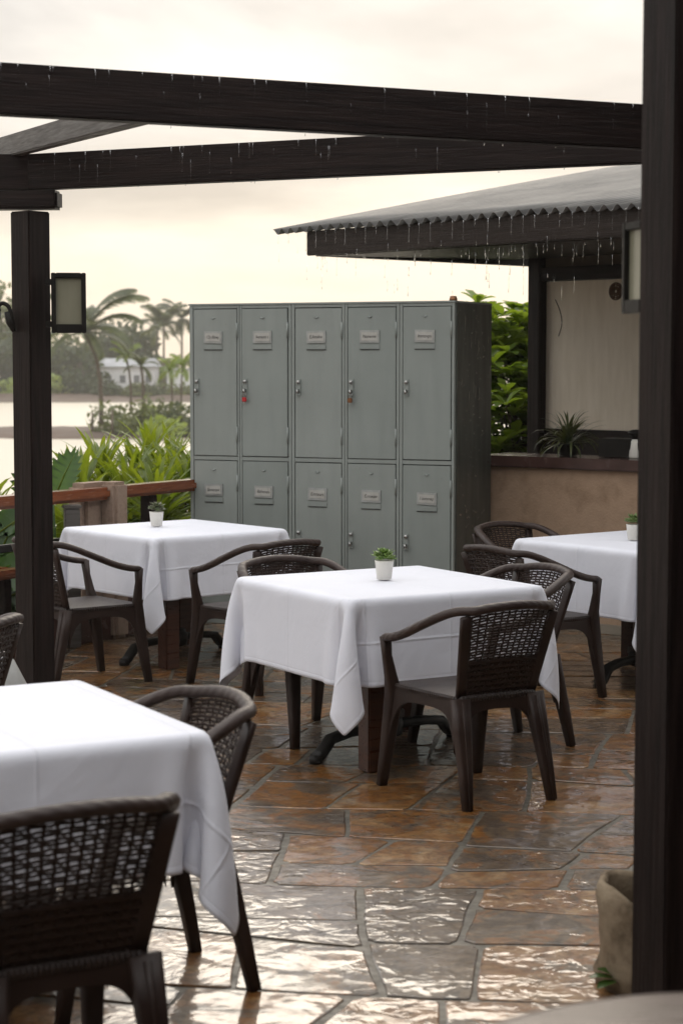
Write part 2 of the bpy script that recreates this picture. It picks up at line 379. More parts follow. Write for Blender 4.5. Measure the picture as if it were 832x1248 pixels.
def terrace():
    rnd = random.Random(SEED_ST)
    a = R(-9); e1 = (math.cos(a), math.sin(a)); e2 = (-math.sin(a), math.cos(a))
    V = []; Fc = []; T = []
    def poly(P):
        n = len(P); cx = sum(p[0] for p in P)/n; cy = sum(p[1] for p in P)/n
        tint = (rnd.random(), rnd.random(), rnd.random(), 1)
        tilt = (rnd.uniform(-.003,.003), rnd.uniform(-.003,.003)); dz = rnd.uniform(-.0015, .0015)
        rings = []
        for ins, z in ((0, -.010), (.0, -.0025), (.005, 0)):
            b = len(V)
            for x, yy in P:
                dx, dy = cx-x, cy-yy; L = math.hypot(dx, dy)
                qx, qy = x+dx/L*ins, yy+dy/L*ins
                zz = z + (dz + tilt[0]*(qx-cx) + tilt[1]*(qy-cy) if z > -.01 else 0)
                wx = .02*math.sin(qy*1.9+.6)+.008*math.sin(qy*4.3+qx*1.1); wy = .028*math.sin(qx*1.45+1.0)+.014*math.sin(qx*3.7+qy*1.3); ux, uy = qx+wx, qy+wy
                V.append((ux*e1[0]+uy*e2[0], ux*e1[1]+uy*e2[1], zz))
            rings.append(b)
        for i in range(2):
            for k in range(n):
                Fc.append((rings[i]+k, rings[i]+(k+1)%n, rings[i+1]+(k+1)%n, rings[i+1]+k)); T.append(tint)
        Fc.append(tuple(rings[2]+k for k in range(n))); T.append(tint)
    def edge(p, q, amp, pw=6):
        L = math.hypot(q[0]-p[0], q[1]-p[1]); n = max(2, int(L/.07)); out = []
        nx, ny = -(q[1]-p[1])/L, (q[0]-p[0])/L
        ph = [rnd.uniform(0, 6.28) for _ in range(3)]
        for k in range(n):
            t = k/n; w = math.sin(math.pi*t)
            o = amp*(w*(math.sin(t*L*5+ph[0])+.6*math.sin(t*L*13+ph[1]))+rnd.uniform(-.35,.35))
            out.append((p[0]+(q[0]-p[0])*t+nx*o, p[1]+(q[1]-p[1])*t+ny*o))
        return out
    def clip(P, n, d):
        out = []
        for k in range(len(P)):
            p, q = P[k], P[(k+1) % len(P)]; a_, b_ = p[0]*n[0]+p[1]*n[1]-d, q[0]*n[0]+q[1]*n[1]-d
            if a_ >= 0: out.append(p)
            if (a_ >= 0) != (b_ >= 0): t = a_/(a_-b_); out.append((p[0]+(q[0]-p[0])*t, p[1]+(q[1]-p[1])*t))
        return out
    def area(P): return abs(sum(P[k][0]*P[(k+1) % len(P)][1]-P[(k+1) % len(P)][0]*P[k][1] for k in range(len(P))))/2
    def split(P, depth=0):
        A = area(P); xs = [p[0] for p in P]; ys = [p[1] for p in P]; w_, h_ = max(xs)-min(xs), max(ys)-min(ys)
        if A < rnd.choice((.10,.18,.26,.36,.46)) or (A < .12): return [P]
        vert = w_*.78 > h_; t = rnd.uniform(.32,.68); ang = rnd.gauss(0, .07 if A > 3 else .17)
        n = (math.cos(ang), math.sin(ang)) if vert else (math.sin(ang), math.cos(ang))
        c = (min(xs)+w_*(t if vert else .5), min(ys)+h_*(.5 if vert else t)); d = c[0]*n[0]+c[1]*n[1]
        g = rnd.uniform(.006,.013)
        L_, R_ = clip(P, (-n[0],-n[1]), -(d-g)), clip(P, n, d+g)
        if len(L_) < 3 or len(R_) < 3: return [P]
        return split(L_, depth+1)+split(R_, depth+1)
    big = [(-9, 5.14), (7.5, 5.14), (7.5, 15.6), (-9, 15.6)]; near = [(-9, -2.0), (7.5, -2.0), (7.5, 5.12), (-9, 5.12)]
    for Q in split(big)+split(near):
        if area(Q) < .012: continue
        Q2 = []
        for k in range(len(Q)):                       # knock the sharp corners off
            p, c, q = Vector(Q[k-1]), Vector(Q[k]), Vector(Q[(k+1) % len(Q)])
            r1 = min(.03*rnd.random()+.006, (p-c).length*.3); r2 = min(.03*rnd.random()+.006, (q-c).length*.3)
            Q2 += [tuple(c+(p-c).normalized()*r1), tuple(c+(q-c).normalized()*r2)]
        P = []
        for k in range(len(Q2)):
            p, q = Q2[k], Q2[(k+1) % len(Q2)]
            if math.hypot(q[0]-p[0], q[1]-p[1]) < .004: continue
            P += edge(p, q, .0045)
        if len(P) > 4: poly(P)
    me = bpy.data.meshes.new('flagstone_paving'); me.from_pydata(V, [], Fc); me.materials.append(STONE)
    at_ = me.attributes.new('tint', 'FLOAT_COLOR', 'FACE')
    at_.data.foreach_set('color', [c for t in T for c in t]); me.update()
    tag(link('flagstone_paving', me), kind='structure')
    m = MB(); m.box((0, 6.5, -.305), (17, 17.5, .6)); m.build('terrace_base', GROUT, kind='structure')
terrace()

# ------------------------------------------------------------------ cloth
def cloth_sim(half, over, zt, seed, chairs=(), n=75):
    over = half*15/22
    rnd = np.random.RandomState(seed)
    S = half+over; g = np.linspace(-S, S, n); h = g[1]-g[0]
    X, Y = np.meshgrid(g, g, indexing='ij')
    P = np.stack([X, Y, np.full_like(X, zt+.006)], -1)
    rim = np.maximum(np.abs(X), np.abs(Y)) > half
    P[..., 2] += rnd.uniform(-.001, .001, X.shape)*rim
    cn = (np.abs(X) > half) & (np.abs(Y) > half)
    P[..., 2] += .01*cn
    Vv = np.zeros_like(P)
    cons = []
    def ax(sl1, sl2, L, k): cons.append((sl1, sl2, L, k))
    s = slice
    for par in (0, 1):
        a = s(par, n-1, 2); b = s(par+1, n, 2)
        la = len(range(*a.indices(n))); lb = len(range(*b.indices(n))); m_ = min(la, lb)
        a = s(par, par+2*m_-1, 2); b = s(par+1, par+2*m_, 2)
        ax((a, s(None)), (b, s(None)), h, 1.0); ax((s(None), a), (s(None), b), h, 1.0)
        ax((a, s(0, n-1)), (b, s(1, n)), h*2**.5, .35); ax((a, s(1, n)), (b, s(0, n-1)), h*2**.5, .35)
    for par in range(4):
        m_ = len([i for i in range(par, n-2, 4)])
        a = s(par, par+4*m_-3, 4); b = s(par+2, par+4*m_-1, 4)
        ax((a, s(None)), (b, s(None)), 2*h, .04); ax((s(None), a), (s(None), b), 2*h, .04)
    sub = 1500; dt = 1/500.
    r = .003
    for it in range(sub):
        Vv[..., 2] -= 9.8*dt; Vv *= (1-(1.2 if it < 900 else 5)*dt)
        prev = P.copy(); P = P + Vv*dt
        for (i1, i2, L, k) in cons:
            A = P[i1]; B = P[i2]; d = B-A; l = np.sqrt((d*d).sum(-1, keepdims=True))+1e-9
            c = d*((l-L)/l*.5*k); P[i1] = A+c; P[i2] = B-c
        for c in chairs:                             # arm rails slid in from outside
            f = min(1., max(0., (it-700)/500.)); 
            for q in c['pts']:
                qq = np.array([q[0]+c['n'][0]*(1-f)*.5, q[1]+c['n'][1]*(1-f)*.5, q[2]])
                d = P-qq; l = np.sqrt((d*d).sum(-1, keepdims=True)); hit = l < c['r']
                P = np.where(hit, qq+d/np.maximum(l, 1e-6)*c['r'], P)
        ax_, ay, az = np.abs(P[...,0]), np.abs(P[...,1]), P[...,2]
        e = half+r
        ins = (ax_ < e) & (ay < e) & (az < zt+r) & (az > zt-.035)
        pz = zt+r-az; px = e-ax_; py = e-ay
        top = ins & (pz <= np.minimum(px, py)+.004)
        P[..., 2] = np.where(top, zt+r, P[..., 2])
        sx_ = ins & ~top & (px <= py); P[..., 0] = np.where(sx_, np.sign(P[...,0])*e, P[...,0])
        sy_ = ins & ~top & (px > py); P[..., 1] = np.where(sy_, np.sign(P[...,1])*e, P[...,1])
        Vv = (P-prev)/dt
        Vv[top] *= .2; 
        sp = np.sqrt((Vv*Vv).sum(-1, keepdims=True)); Vv *= np.minimum(1, 3/np.maximum(sp, 1e-6))
    return P
def make_cloth(loc, ang, half, over, zt, seed, label, chairs=()):
    P = cloth_sim(half, over, zt, seed, chairs); n = P.shape[0]
    for _ in range(1):                                # light smoothing of the hanging part
        Q = P.copy(); Q[1:-1, 1:-1] = (P[1:-1,1:-1]*4+P[2:,1:-1]+P[:-2,1:-1]+P[1:-1,2:]+P[1:-1,:-2])/8
        msk = (P[..., 2] < zt-.03)[..., None]; P = np.where(msk, Q, P)
    me = bpy.data.meshes.new('tablecloth')
    fs = [(i*n+j, (i+1)*n+j, (i+1)*n+j+1, i*n+j+1) for i in range(n-1) for j in range(n-1)]
    me.from_pydata(P.reshape(-1, 3).tolist(), [], fs); me.materials.append(CLOTH)
    me.polygons.foreach_set('use_smooth', [True]*len(fs))
    uv = me.uv_layers.new(name='UVMap')
    li = np.zeros(len(me.loops), dtype=np.int32); me.loops.foreach_get('vertex_index', li)
    U = np.stack([(li//n)/(n-1), (li % n)/(n-1)], -1).astype(np.float32); uv.data.foreach_set('uv', U.ravel())
    me.update()
    o = link('tablecloth', me); o.location = loc; o.rotation_euler = (0, 0, ang)
    s = o.modifiers.new('sub', 'SUBSURF'); s.levels = 1; s.render_levels = 1
    k = o.modifiers.new('thick', 'SOLIDIFY'); k.thickness = .0015; k.offset = 1
    tag(o, label, 'tablecloth', 'white tablecloths on the square tables'); return o

# ------------------------------------------------------------------ chair
def rim_z(u): return .81-.02*u*u
def backP(u, v):
    x = u*(.165+.045*v); y = -.215-.10*v-.045*v*(1-u*u)
    return Vector((x, y, .435+(rim_z(u)-.02-.435)*v))
RAIL = [(-.285,.215,.635),(-.298,.12,.648),(-.303,.02,.675),(-.295,-.10,.722),(-.268,-.21,.768),(-.235,-.275,.79)]
railpath = RAIL + [tuple(backP(u, 1)+Vector((0,0,.02))) for u in (-.9,-.6,-.3,0,.3,.6,.9)] + [(-x, y, z) for x, y, z in reversed(RAIL)]
def catmull(P, k=4):
    P = [Vector(p) for p in P]; out = []
    for i in range(len(P)-1):
        p0 = P[max(i-1,0)]; p1 = P[i]; p2 = P[i+1]; p3 = P[min(i+2, len(P)-1)]
        for j in range(k):
            t = j/k; out.append(.5*((2*p1)+(p2-p0)*t+(2*p0-5*p1+4*p2-p3)*t*t+(3*p1-p0-3*p2+p3)*t**3))
    out.append(P[-1]); return out
def make_chair():
    root = empty('woven_armchair', (0,0,0))
    m = MB(); path = catmull(railpath, 5); n = len(path)
    ra = [.0235*min(1, .55+min(i, n-1-i)*.25) for i in range(n)]
    m.sweep(path, ra, [q*.78 for q in ra], seg=12, p=2.3); m.build('top_rail', WOVEN_RAIL, root)
    # woven back
    m = MB(); nu, nv = 13, 30
    for i in range(nu):
        u = -1+2*(i+.5)/nu
        for k in range(24):
            v0, v1 = k/24, (k+1)/24
            A, B = backP(u, v0), backP(u, v1); off = .0035*(1 if (k+i) % 2 else -1)
            m.sweep([A+Vector((0,off,0)), B+Vector((0,-off,0))], .0052, .0022, up=(0,1,0), seg=6, cap=False)
    for j in range(nv):
        v = (j+.5)/nv
        dense = v < .42
        P = []
        for i in range(nu*2+1):
            u = -1+i/nu; off = .0045*math.cos(math.pi*(i+.0)/1.0 + (math.pi if j % 2 else 0))*(1 if i % 1 == 0 else 0)
            q = backP(u, v); P.append(q+Vector((0, off if i % 2 else 0, .0015*math.sin(i*1.7+j*2.1))))
        m.sweep(P, .0075 if dense else .0036, .0022, up=(0,1,0), seg=6, cap=False) if False else m.sweep(P, .0020, (.0105 if dense else .0044), up=(0,0,1), seg=6, cap=False)
    # tight lower half strands
    m.build('woven_back', PLASTIC, root)
    for s_ in (-1, 1):
        m = MB(); P = [backP(s_*1.0, t/6)+Vector((s_*.012,0,0)) for t in range(7)]
        m.sweep(P, .024, .011, up=(0,1,0), seg=12, p=5); m.build('back_stile', PLASTIC, root)
    # seat
    m = MB(); O = []
    for q, zz in ((0,.418),(.006,.432),(.0,.441),(-.02,.4425)):
        pts = []
        for (x, y) in ((-.205,-.235),(.205,-.235),(.245,.235),(-.245,.235)):
            pts.append((x, y))
        ring = []
        C4 = [Vector((x*(1+q*3), y*(1+q*3))) for x, y in pts]
        for k in range(4):
            a, b, c = C4[k-1], C4[k], C4[(k+1) % 4]
            d1 = (a-b).normalized()*.05; d2 = (c-b).normalized()*.05
            for t in (0,.25,.5,.75,1):
                ring.append(b+d1*(1-t)**2+d2*t**2)
        O.append([(p.x, p.y, zz) for p in ring])
    vs = [p for r_ in O for p in r_]; nn = len(O[0])
    fs = [(i*nn+k, i*nn+(k+1) % nn, (i+1)*nn+(k+1) % nn, (i+1)*nn+k) for i in range(3) for k in range(nn)]
    fs += [tuple(range(nn-1,-1,-1)), tuple(3*nn+k for k in range(nn))]
    m.add(vs, fs); m.build('seat', WOVEN, root)
    # arched apron
    m = MB(); cs = [(-.195,-.225),(.195,-.225),(.235,.225),(-.235,.225)]
    for k in range(4):
        a = Vector((*cs[k], 0)); b = Vector((*cs[(k+1) % 4], 0)); d = (b-a); nrm = Vector((d.y, -d.x, 0)).normalized()
        g = 18
        def zb(t): return .378-.15*abs(2*t-1)**6-.02*abs(2*t-1)**2
        vs = []
        for i in range(g+1):
            t = i/g; p = a+d*t; out_ = nrm*(.006+.018*abs(2*t-1)**5)
            for oo, z in ((out_, .419), (out_*.9+nrm*.002, zb(t)), (out_-nrm*.014, zb(t)), (out_-nrm*.014, .419)):
                vs.append((p.x+oo.x, p.y+oo.y, z))
        fs = [(4*i+j, 4*(i+1)+j, 4*(i+1)+(j+1) % 4, 4*i+(j+1) % 4) for i in range(g) for j in range(4)] + [(0,1,2,3), (4*g+3,4*g+2,4*g+1,4*g)]
        m.add(vs, fs)
    m.build('apron', PLASTIC, root, bevel=.002)
    for sx in (-1, 1):
        m = MB()      # front leg runs up into the arm support
        m.sweep([(sx*.252,.285,0),(sx*.243,.262,.14),(sx*.234,.236,.30),(sx*.232,.222,.40),(sx*.252,.212,.47),(sx*.276,.205,.56),(sx*.286,.20,.64)],
                [.021,.026,.032,.034,.026,.020,.023], [.019,.024,.030,.030,.020,.016,.020], up=(0,1,0), seg=12, p=5)
        m.build('leg', PLASTIC, root)
        m = MB()      # rear leg, L shaped moulding
        m.sweep([(sx*.215,-.325,0),(sx*.206,-.295,.14),(sx*.196,-.255,.30),(sx*.188,-.228,.43)],
                [.020,.028,.037,.044], [.018,.021,.025,.020], up=(0,1,0), seg=12, p=6)
        m.sweep([(sx*.215,-.343,0),(sx*.206,-.316,.14),(sx*.196,-.28,.30),(sx*.188,-.25,.42)], [.004,.005,.007,.010], .006, up=(0,1,0), seg=8, p=4)
        m.build('leg', PLASTIC, root)
    return root
def rail_mat():
    m, nt, bs, out = newmat('wrapped_rail_resin')
    v = coords(nt); n = noise(nt, v, 7, 4)
    nt.links.new(ramp(nt, [(.3,(.022,.013,.011)),(.7,(.055,.036,.03))], n), bs.inputs['Base Color'])
    wv = nt.nodes.new('ShaderNodeTexWave'); wv.bands_direction = 'DIAGONAL'; wv.inputs['Scale'].default_value = 14; wv.inputs['Distortion'].default_value = 1.5
    nt.links.new(v, wv.inputs[0])
    b = bump(nt, wv.outputs['Fac'], .35, .003); b = bump(nt, noise(nt, v, 60, 4, .7), .6, .003, b)
    nt.links.new(b, bs.inputs['Normal']); bs.inputs['Roughness'].default_value = .45; bs.inputs['Specular IOR Level'].default_value = .3; return m
WOVEN_RAIL = rail_mat()

# tables: centre, u-axis angle, half size, overhang
def unit(x, y): v = Vector((x, y)); return v.normalized()
T = dict(
    main=dict(c=(.20,8.535), a=math.atan2(.51,.86), h=.50, o=.345),
    rear=dict(c=(-.97,11.27), a=math.atan2(.64,.77), h=.475, o=.33),
    front=dict(c=(-.994,5.23), a=math.atan2(.47,.88), h=.49, o=.33),
    right=dict(c=(1.635,10.51), a=math.atan2(.61,.79), h=.50, o=.345))
chairs = [  # centre, facing, label
    ((.50,7.70), (-.51,.86), 'brown woven armchair in focus, back to the camera, drawn up to the middle table', None),
    ((-.69,4.30), (-.47,.88), 'largest dark woven armchair, blurred in the bottom left foreground, back to the camera', None),
    ((-.60,5.25), (-.88,-.47), 'dark woven armchair at the right of the foreground table, rounded rim above the wet paving', None),
    ((-.14,8.89), (.51,-.86), 'armchair behind the middle table in front of the lockers, only its rim above the cloth', 'main'),
    ((.665,8.63), (-.86,-.51), 'armchair tucked in at the right far side of the middle table, woven back visible', 'main'),
    ((-1.39,10.38), (.77,.64), 'dark armchair beside the left pergola post facing right towards the rear left table', None),
    ((-.461,10.27), (-.64,.77), 'armchair at the right of the rear left table, curved arm before the lockers', None),
    ((.985,9.90), (.79,.61), 'dark armchair with a long curved arm in front of the right hand table', None),
    ((1.10,10.88), (.61,-.79), 'dark armchair at the far side of the right table beside the stucco counter', None),
    ((-1.53,7.05), (-.97,.22), 'armchair cut off by the left edge of the photo in front of the pergola post', None)]
def chair_world(ch, p):
    c, f = ch[0], unit(*ch[1]); r_ = Vector((f.y, -f.x))
    return Vector((c[0]+r_.x*p[0]+f.x*p[1], c[1]+r_.y*p[0]+f.y*p[1], p[2] if len(p) > 2 else 0))
proto = make_chair()
for i, ch in enumerate(chairs):
    o = proto if i == 0 else copy_tree(proto)
    f = unit(*ch[1]); o.location = (ch[0][0], ch[0][1], 0); o.rotation_euler = (0, 0, math.atan2(f.y, f.x)-math.pi/2)
    o.scale = (.93, .93, .97); tag(o, ch[2], 'armchair', 'brown woven armchairs round the tables')

def make_table(key, label):
    t = T[key]; h = t['h']
    root = empty('square_table', (t['c'][0], t['c'][1], 0), t['a'], label=label, cat='table', group='square tables under white cloths')
    m = MB(); m.box((0,0,.733), (2*h-.03, 2*h-.03, .028)); m.build('tabletop', W_TABLE, root, bevel=.004)
    for s_ in (-1, 1):
        # posts stand on the near-far diagonal
        m = MB(); m.box((s_*.295, s_*.36, .36), (.09,.09,.715)); m.build('post', W_TABLE, root, bevel=.006)
    d = Vector((-.42,-.05)); m = MB()
    P = [(d.x, -.10, .02), (d.x+.03, -.09, .035), (d.x+.09, -.07, .09), (d.x+.2, -.04, .105), (0,0,.11), (-d.x-.2,.04,.105), (-d.x-.09,.07,.09), (-d.x-.03,.09,.035), (-d.x,.10,.02)]
    m.sweep(P, .028, .021, seg=12, p=4); m.build('cross_foot', IRON, root)
    m = MB(); m.sweep([(-.295,-.36,.085),(0,0,.10),(.295,.36,.085)], .030, .024, seg=12, p=4)
    m.lathe([(.02,.05),(.07,.07),(.075,.13),(.05,.16)]); m.build('stretcher', IRON, root)
    for s_ in (-1, 1):
        m = MB(); m.sweep([(s_*.42,s_*.10,0),(s_*.42,s_*.10,.03)], .03,.03, up=(0,1,0), seg=14); m.build('foot_pad', IRON, root)
    return root
make_table('main', 'square table under the white cloth in the middle of the terrace, dark curved feet')
make_table('rear', 'square table under the white cloth behind the left pergola post, nearest the railing')
make_table('front', 'square table under the white cloth cut off by the left edge in the foreground')
make_table('right', 'square table under the white cloth at the right, nearest the stucco counter')

def chair_colliders(key):
    out = []; t = T[key]; ca, sa = math.cos(-t['a']), math.sin(-t['a'])
    for ch in chairs:
        if ch[3] != key: continue
        f = unit(*ch[1]); pts = []
        for s_ in (-1, 1):
            for q in [(-.285,.235,.635),(-.293,.18,.64),(-.298,.12,.648),(-.301,.06,.66),(-.303,0,.68),(-.30,-.06,.70),(-.286,.205,.60),(-.28,.205,.56),(-.265,.21,.51),(-.25,.215,.46)]:
                wv = chair_world(ch, (s_*q[0], q[1], q[2])); x, y = wv.x-t['c'][0], wv.y-t['c'][1]
                pts.append((x*ca-y*sa, x*sa+y*ca, wv.z))
        nn = (-f.x*ca+f.y*sa, -f.x*sa-f.y*ca)
        out.append(dict(pts=pts, n=nn, r=.040))
    return out
labels = dict(main='white tablecloth with pressed creases and pointed corners on the middle table, succulent on top',
              rear='white tablecloth on the rear left table near the railing, corner flap hanging between two chairs',
              front='large blurred white tablecloth on the foreground table at the bottom left',
              right='white tablecloth on the right hand table, partly hidden by the near pergola post')
for i, k in enumerate(T):
    t = T[k]
    make_cloth((t['c'][0], t['c'][1], 0), t['a'], t['h'], t['o'], .748, 3+i, labels[k], ())

# ------------------------------------------------------------------ succulent pots
def succulent_pot(loc, rot, c1, c2, label, s=1.0):
    root = empty('succulent_pot', loc, rot, label=label, cat='plant pot', group='small white pots of succulents on the tables')
    m = MB(); m.lathe([(.028,0),(.033,.002),(.041,.078),(.0425,.084),(.038,.085),(.036,.074)], seg=28); m.build('pot', POT, root)
    m = MB(); m.lathe([(.0,.070),(.02,.075),(.036,.074)], seg=20); m.build('soil', SOIL, root)
    lm = leafmat('succulent_leaf', c1, c2, 30, .15, .4)
    rnd = random.Random(int(loc[0]*100)); m = MB()
    for (cx, cy, cz, sc_) in ((0,0,.108,1.6),(.024,.012,.096,1.0),(-.025,.01,.098,1.05),(.004,-.026,.095,1.0),(-.008,.027,.10,.95),(.028,-.018,.09,.8),(-.026,-.02,.09,.8)):
        for ring, (n_, el, L) in enumerate(((8, 15, .024),(7, 38, .021),(5, 62, .016),(3, 80, .012))):
            for k in range(n_):
                az = 2*math.pi*(k+.5*ring)/n_+rnd.uniform(-.2,.2); e = R(el+rnd.uniform(-8,8)); LL = L*1.35*sc_*rnd.uniform(.8,1.2)
                d = Vector((math.cos(az)*math.cos(e), math.sin(az)*math.cos(e), math.sin(e))); c = Vector((cx,cy,cz))
                m.sweep([c, c+d*LL*.4, c+d*LL*.75, c+d*LL+Vector((0,0,.002))], [.002*sc_,.0058*sc_,.0062*sc_,.0008], [.0015,.0024,.0022,.0005], seg=8)
    m.build('succulent', lm, root)
z0 = .758
p = onz(468, 706, z0); succulent_pot((p.x, p.y, z0), .3, (.10,.19,.035), (.22,.32,.08), 'white pot with a bright green succulent on the middle table')
p = onz(191, 641, z0); succulent_pot((p.x, p.y, z0), 1.3, (.12,.10,.07), (.12,.17,.07), 'white pot with a reddish green succulent on the rear left table')
p = onz(779, 667, z0); succulent_pot((1.575, 10.45, z0), 2.3, (.10,.16,.04), (.18,.25,.08), 'white pot with a succulent on the right table, mostly behind the near post')

# ------------------------------------------------------------------ lockers
LO = Vector((-.992, 12.78, 0)); LA = math.atan2(-.73, 1.689); LW = 1.84; LD = .683; LH = 2.08
lock = empty('locker_cabinet', LO, LA, label='tall bank of ten grey green metal lockers standing on the wet terrace behind the tables', cat='lockers')
def lt(px):
    X = (px-416)/F; return LW*(.992+12.78*X)/(1.689+.73*X)
dc = [(lt(a), lt(b)) for a, b in ((237,289),(296,351),(360,416),(424,482),(491,549))]
dr = [(1.105, 2.055), (.13, 1.07)]
g = .005
m = MB(); m.box((LW/2, LD/2+.03, LH/2+.02), (LW-.004, LD-.06, LH-.05)); m.build('interior', BLACKV, lock)
m = MB()                                     # face frame with groove between columns
xs = [0]+[q for a, b in dc for q in (a-g, b+g)]+[LW]
for i in range(0, len(xs), 2):
    a, b = xs[i], xs[i+1]
    if 0 < i < len(xs)-2:
        c = (a+b)/2; m.box(((a+c-.0015)/2, .012, LH/2), (c-.0015-a, .028, LH-.002)); m.box(((b+c+.0015)/2, .0125, LH/2), (b-c-.0015, .028, LH-.002))
    else: m.box(((a+b)/2, .012, LH/2), (b-a, .028, LH-.002))
for (a, b) in dc:
    a -= g; b += g
    for z0_, z1_ in ((0, dr[1][0]-g), (dr[1][1]+g, dr[0][0]-g), (dr[0][1]+g, LH-.001)):
        m.box(((a+b)/2, .0135, (z0_+z1_)/2), (b-a-.0004, .026, z1_-z0_))
m.build('face_frame', LOCK, lock, bevel=.0018)
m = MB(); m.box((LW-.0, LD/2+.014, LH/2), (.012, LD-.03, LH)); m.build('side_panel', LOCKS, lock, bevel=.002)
m = MB(); m.box((.002, LD/2+.014, LH/2), (.012, LD-.03, LH)); m.build('side_panel', LOCK, lock, bevel=.002)
m = MB(); m.box((LW/2, LD/2, LH+.006), (LW+.014, LD+.012, .012)); m.build('top_panel', LOCK, lock, bevel=.002)
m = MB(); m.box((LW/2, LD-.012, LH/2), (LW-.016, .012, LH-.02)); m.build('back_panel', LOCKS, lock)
def text_mesh(txt, size):
    cu = bpy.data.curves.new('writing', 'FONT'); cu.body = txt; cu.size = size; cu.extrude = .0004; cu.align_x = 'CENTER'; cu.align_y = 'CENTER'; cu.shear = .25
    o = bpy.data.objects.new('writing', cu); col.objects.link(o)
    dg = bpy.context.evaluated_depsgraph_get(); me = bpy.data.meshes.new_from_object(o.evaluated_get(dg))
    V = [tuple(v.co) for v in me.vertices]; Fs = [tuple(p.vertices) for p in me.polygons]
    bpy.data.objects.remove(o); return V, Fs
words = [['I Dr.Allewp','fwanauos t','E.Amalou','Numerne','lmmanqm'], ['Banneruyut','Bafneneu','E.mrsnars','E.nowaw','l oummeq']]
rl = random.Random(5)
for r_ in (0, 1):
    for c_ in range(5):
        a, b = dc[c_]; zb_, zt_ = dr[r_]
        pos = ['left', 'second', 'middle', 'fourth', 'right']
        m = MB(); m.box(((a+b)/2, .004+rl.uniform(0,.002), (zb_+zt_)/2), (b-a, .018, zt_-zb_))
        # shallow pressed line round the label slot
        door = m.build('door', LOCK, lock, bevel=.0022); door.rotation_euler = (rl.uniform(-.0012,.0012), rl.uniform(-.0012,.0012), 0)
        cx = a+(b-a)*.46 + (.0 if r_ == 0 else .004*c_); zc = (1.874 if r_ == 0 else .88)-.004*(c_ if r_ else 0); tilt = rl.uniform(-.03, .03)
        Mr = Matrix.Rotation(tilt, 4, 'Y'); ins = .128/2
        m = MB()
        m.box((cx, -.0085, zc), (.132, .006, .078), M=Mr, m=0)
        m.box((cx, -.0125, zc), (.108, .003, .052), M=Mr, m=1)
        tx, tf = text_mesh(words[r_][c_], .030)
        wmax = max(abs(v[0]) for v in tx); k = min(1, .046/wmax)
        m.add([Mr @ Vector((v[0]*k, 0, v[1])) + Vector((cx, -.0143-v[2], zc)) for v in tx], tf, 2)
        m.build('label_holder', [PLATEF, PLATE, INK], door)
        m = MB(); zs = zc-.072; m.box((cx, -.0068, zs+.008), (.135, .006, .028), m=0); m.box((cx, -.0072, zs-.010), (.135, .003, .0055), m=1)
        m.build('vent_slot', [LOCK, BLACKV], door, bevel=.001)
        hz = (1.565 if r_ == 0 else .60); hx = a+.026
        m = MB(); m.box((hx, -.0085, hz-.012), (.026, .006, .105), m=0)
        m.sweep([(hx, -.010, hz+.022),(hx, -.026, hz+.022)], .011, .011, seg=14, m=1); m.sweep([(hx, -.010, hz-.035),(hx, -.034, hz-.035),(hx+.002,-.036,hz-.05)], .009, .012, seg=12, m=1)
        m.build('handle', [LOCK, STEEL], door)
        for hzz in (zb_+.14, zt_-.14):
            m = MB(); m.sweep([(b+.002, -.006, hzz-.05),(b+.002, -.006, hzz+.05)], .006, .006, up=(0,1,0), seg=8); m.build('hinge', LOCK, door)
        m = MB(); m.sweep([(cx-.014,-.0045,zt_-.055),(cx,-.0085,zt_-.062),(cx+.014,-.0045,zt_-.055)], .004,.004, seg=6)
        m.build('dent', LOCK, door)
def padlock(c_, mat, label, ring=False):
    a = dc[c_][0]; M_ = pmat_of(lock); p_ = M_ @ Vector((a+.026, -.030, 1.505))
    root = empty('padlock', p_, LA, label=label, cat='padlock', group='padlocks hanging on the locker handles')
    m = MB(); m.sweep([(-.013,0,-.028),(-.013,0,.0),(-.006,0,.016),(.006,0,.016),(.013,0,0),(.013,0,-.028)], .004, .004, up=(0,1,0), seg=8); m.build('shackle', STEEL, root)
    root.scale = (.72,.72,.72)
    m = MB(); m.box((0,0,-.046), (.042,.018,.042)); m.build('lock_body', mat, root, bevel=.005)
    m = MB(); m.sweep([(0,-.004,-.067),(-.003,-.006,-.085),(-.008,-.006,-.098)], .0035, .002, seg=6); m.build('key', STEEL, root)
padlock(1, REDP, 'small red padlock hanging on the second upper locker door from the left')
padlock(3, BRASS, 'small tarnished brown padlock hanging on the fourth upper locker door from the left')
p = pmat_of(lock) @ Vector((LW-.03+.02, .06, LH+.012)); 
m = MB(); m.lathe([(.024,0),(.026,.012),(.022,.016),(.022,.026),(.014,.03)], seg=18); o = m.build('jar_lid', BRASS, label='small brass coloured cap lying on top of the lockers at their right corner', cat='cap'); o.location = (p.x-.02, p.y, p.z)

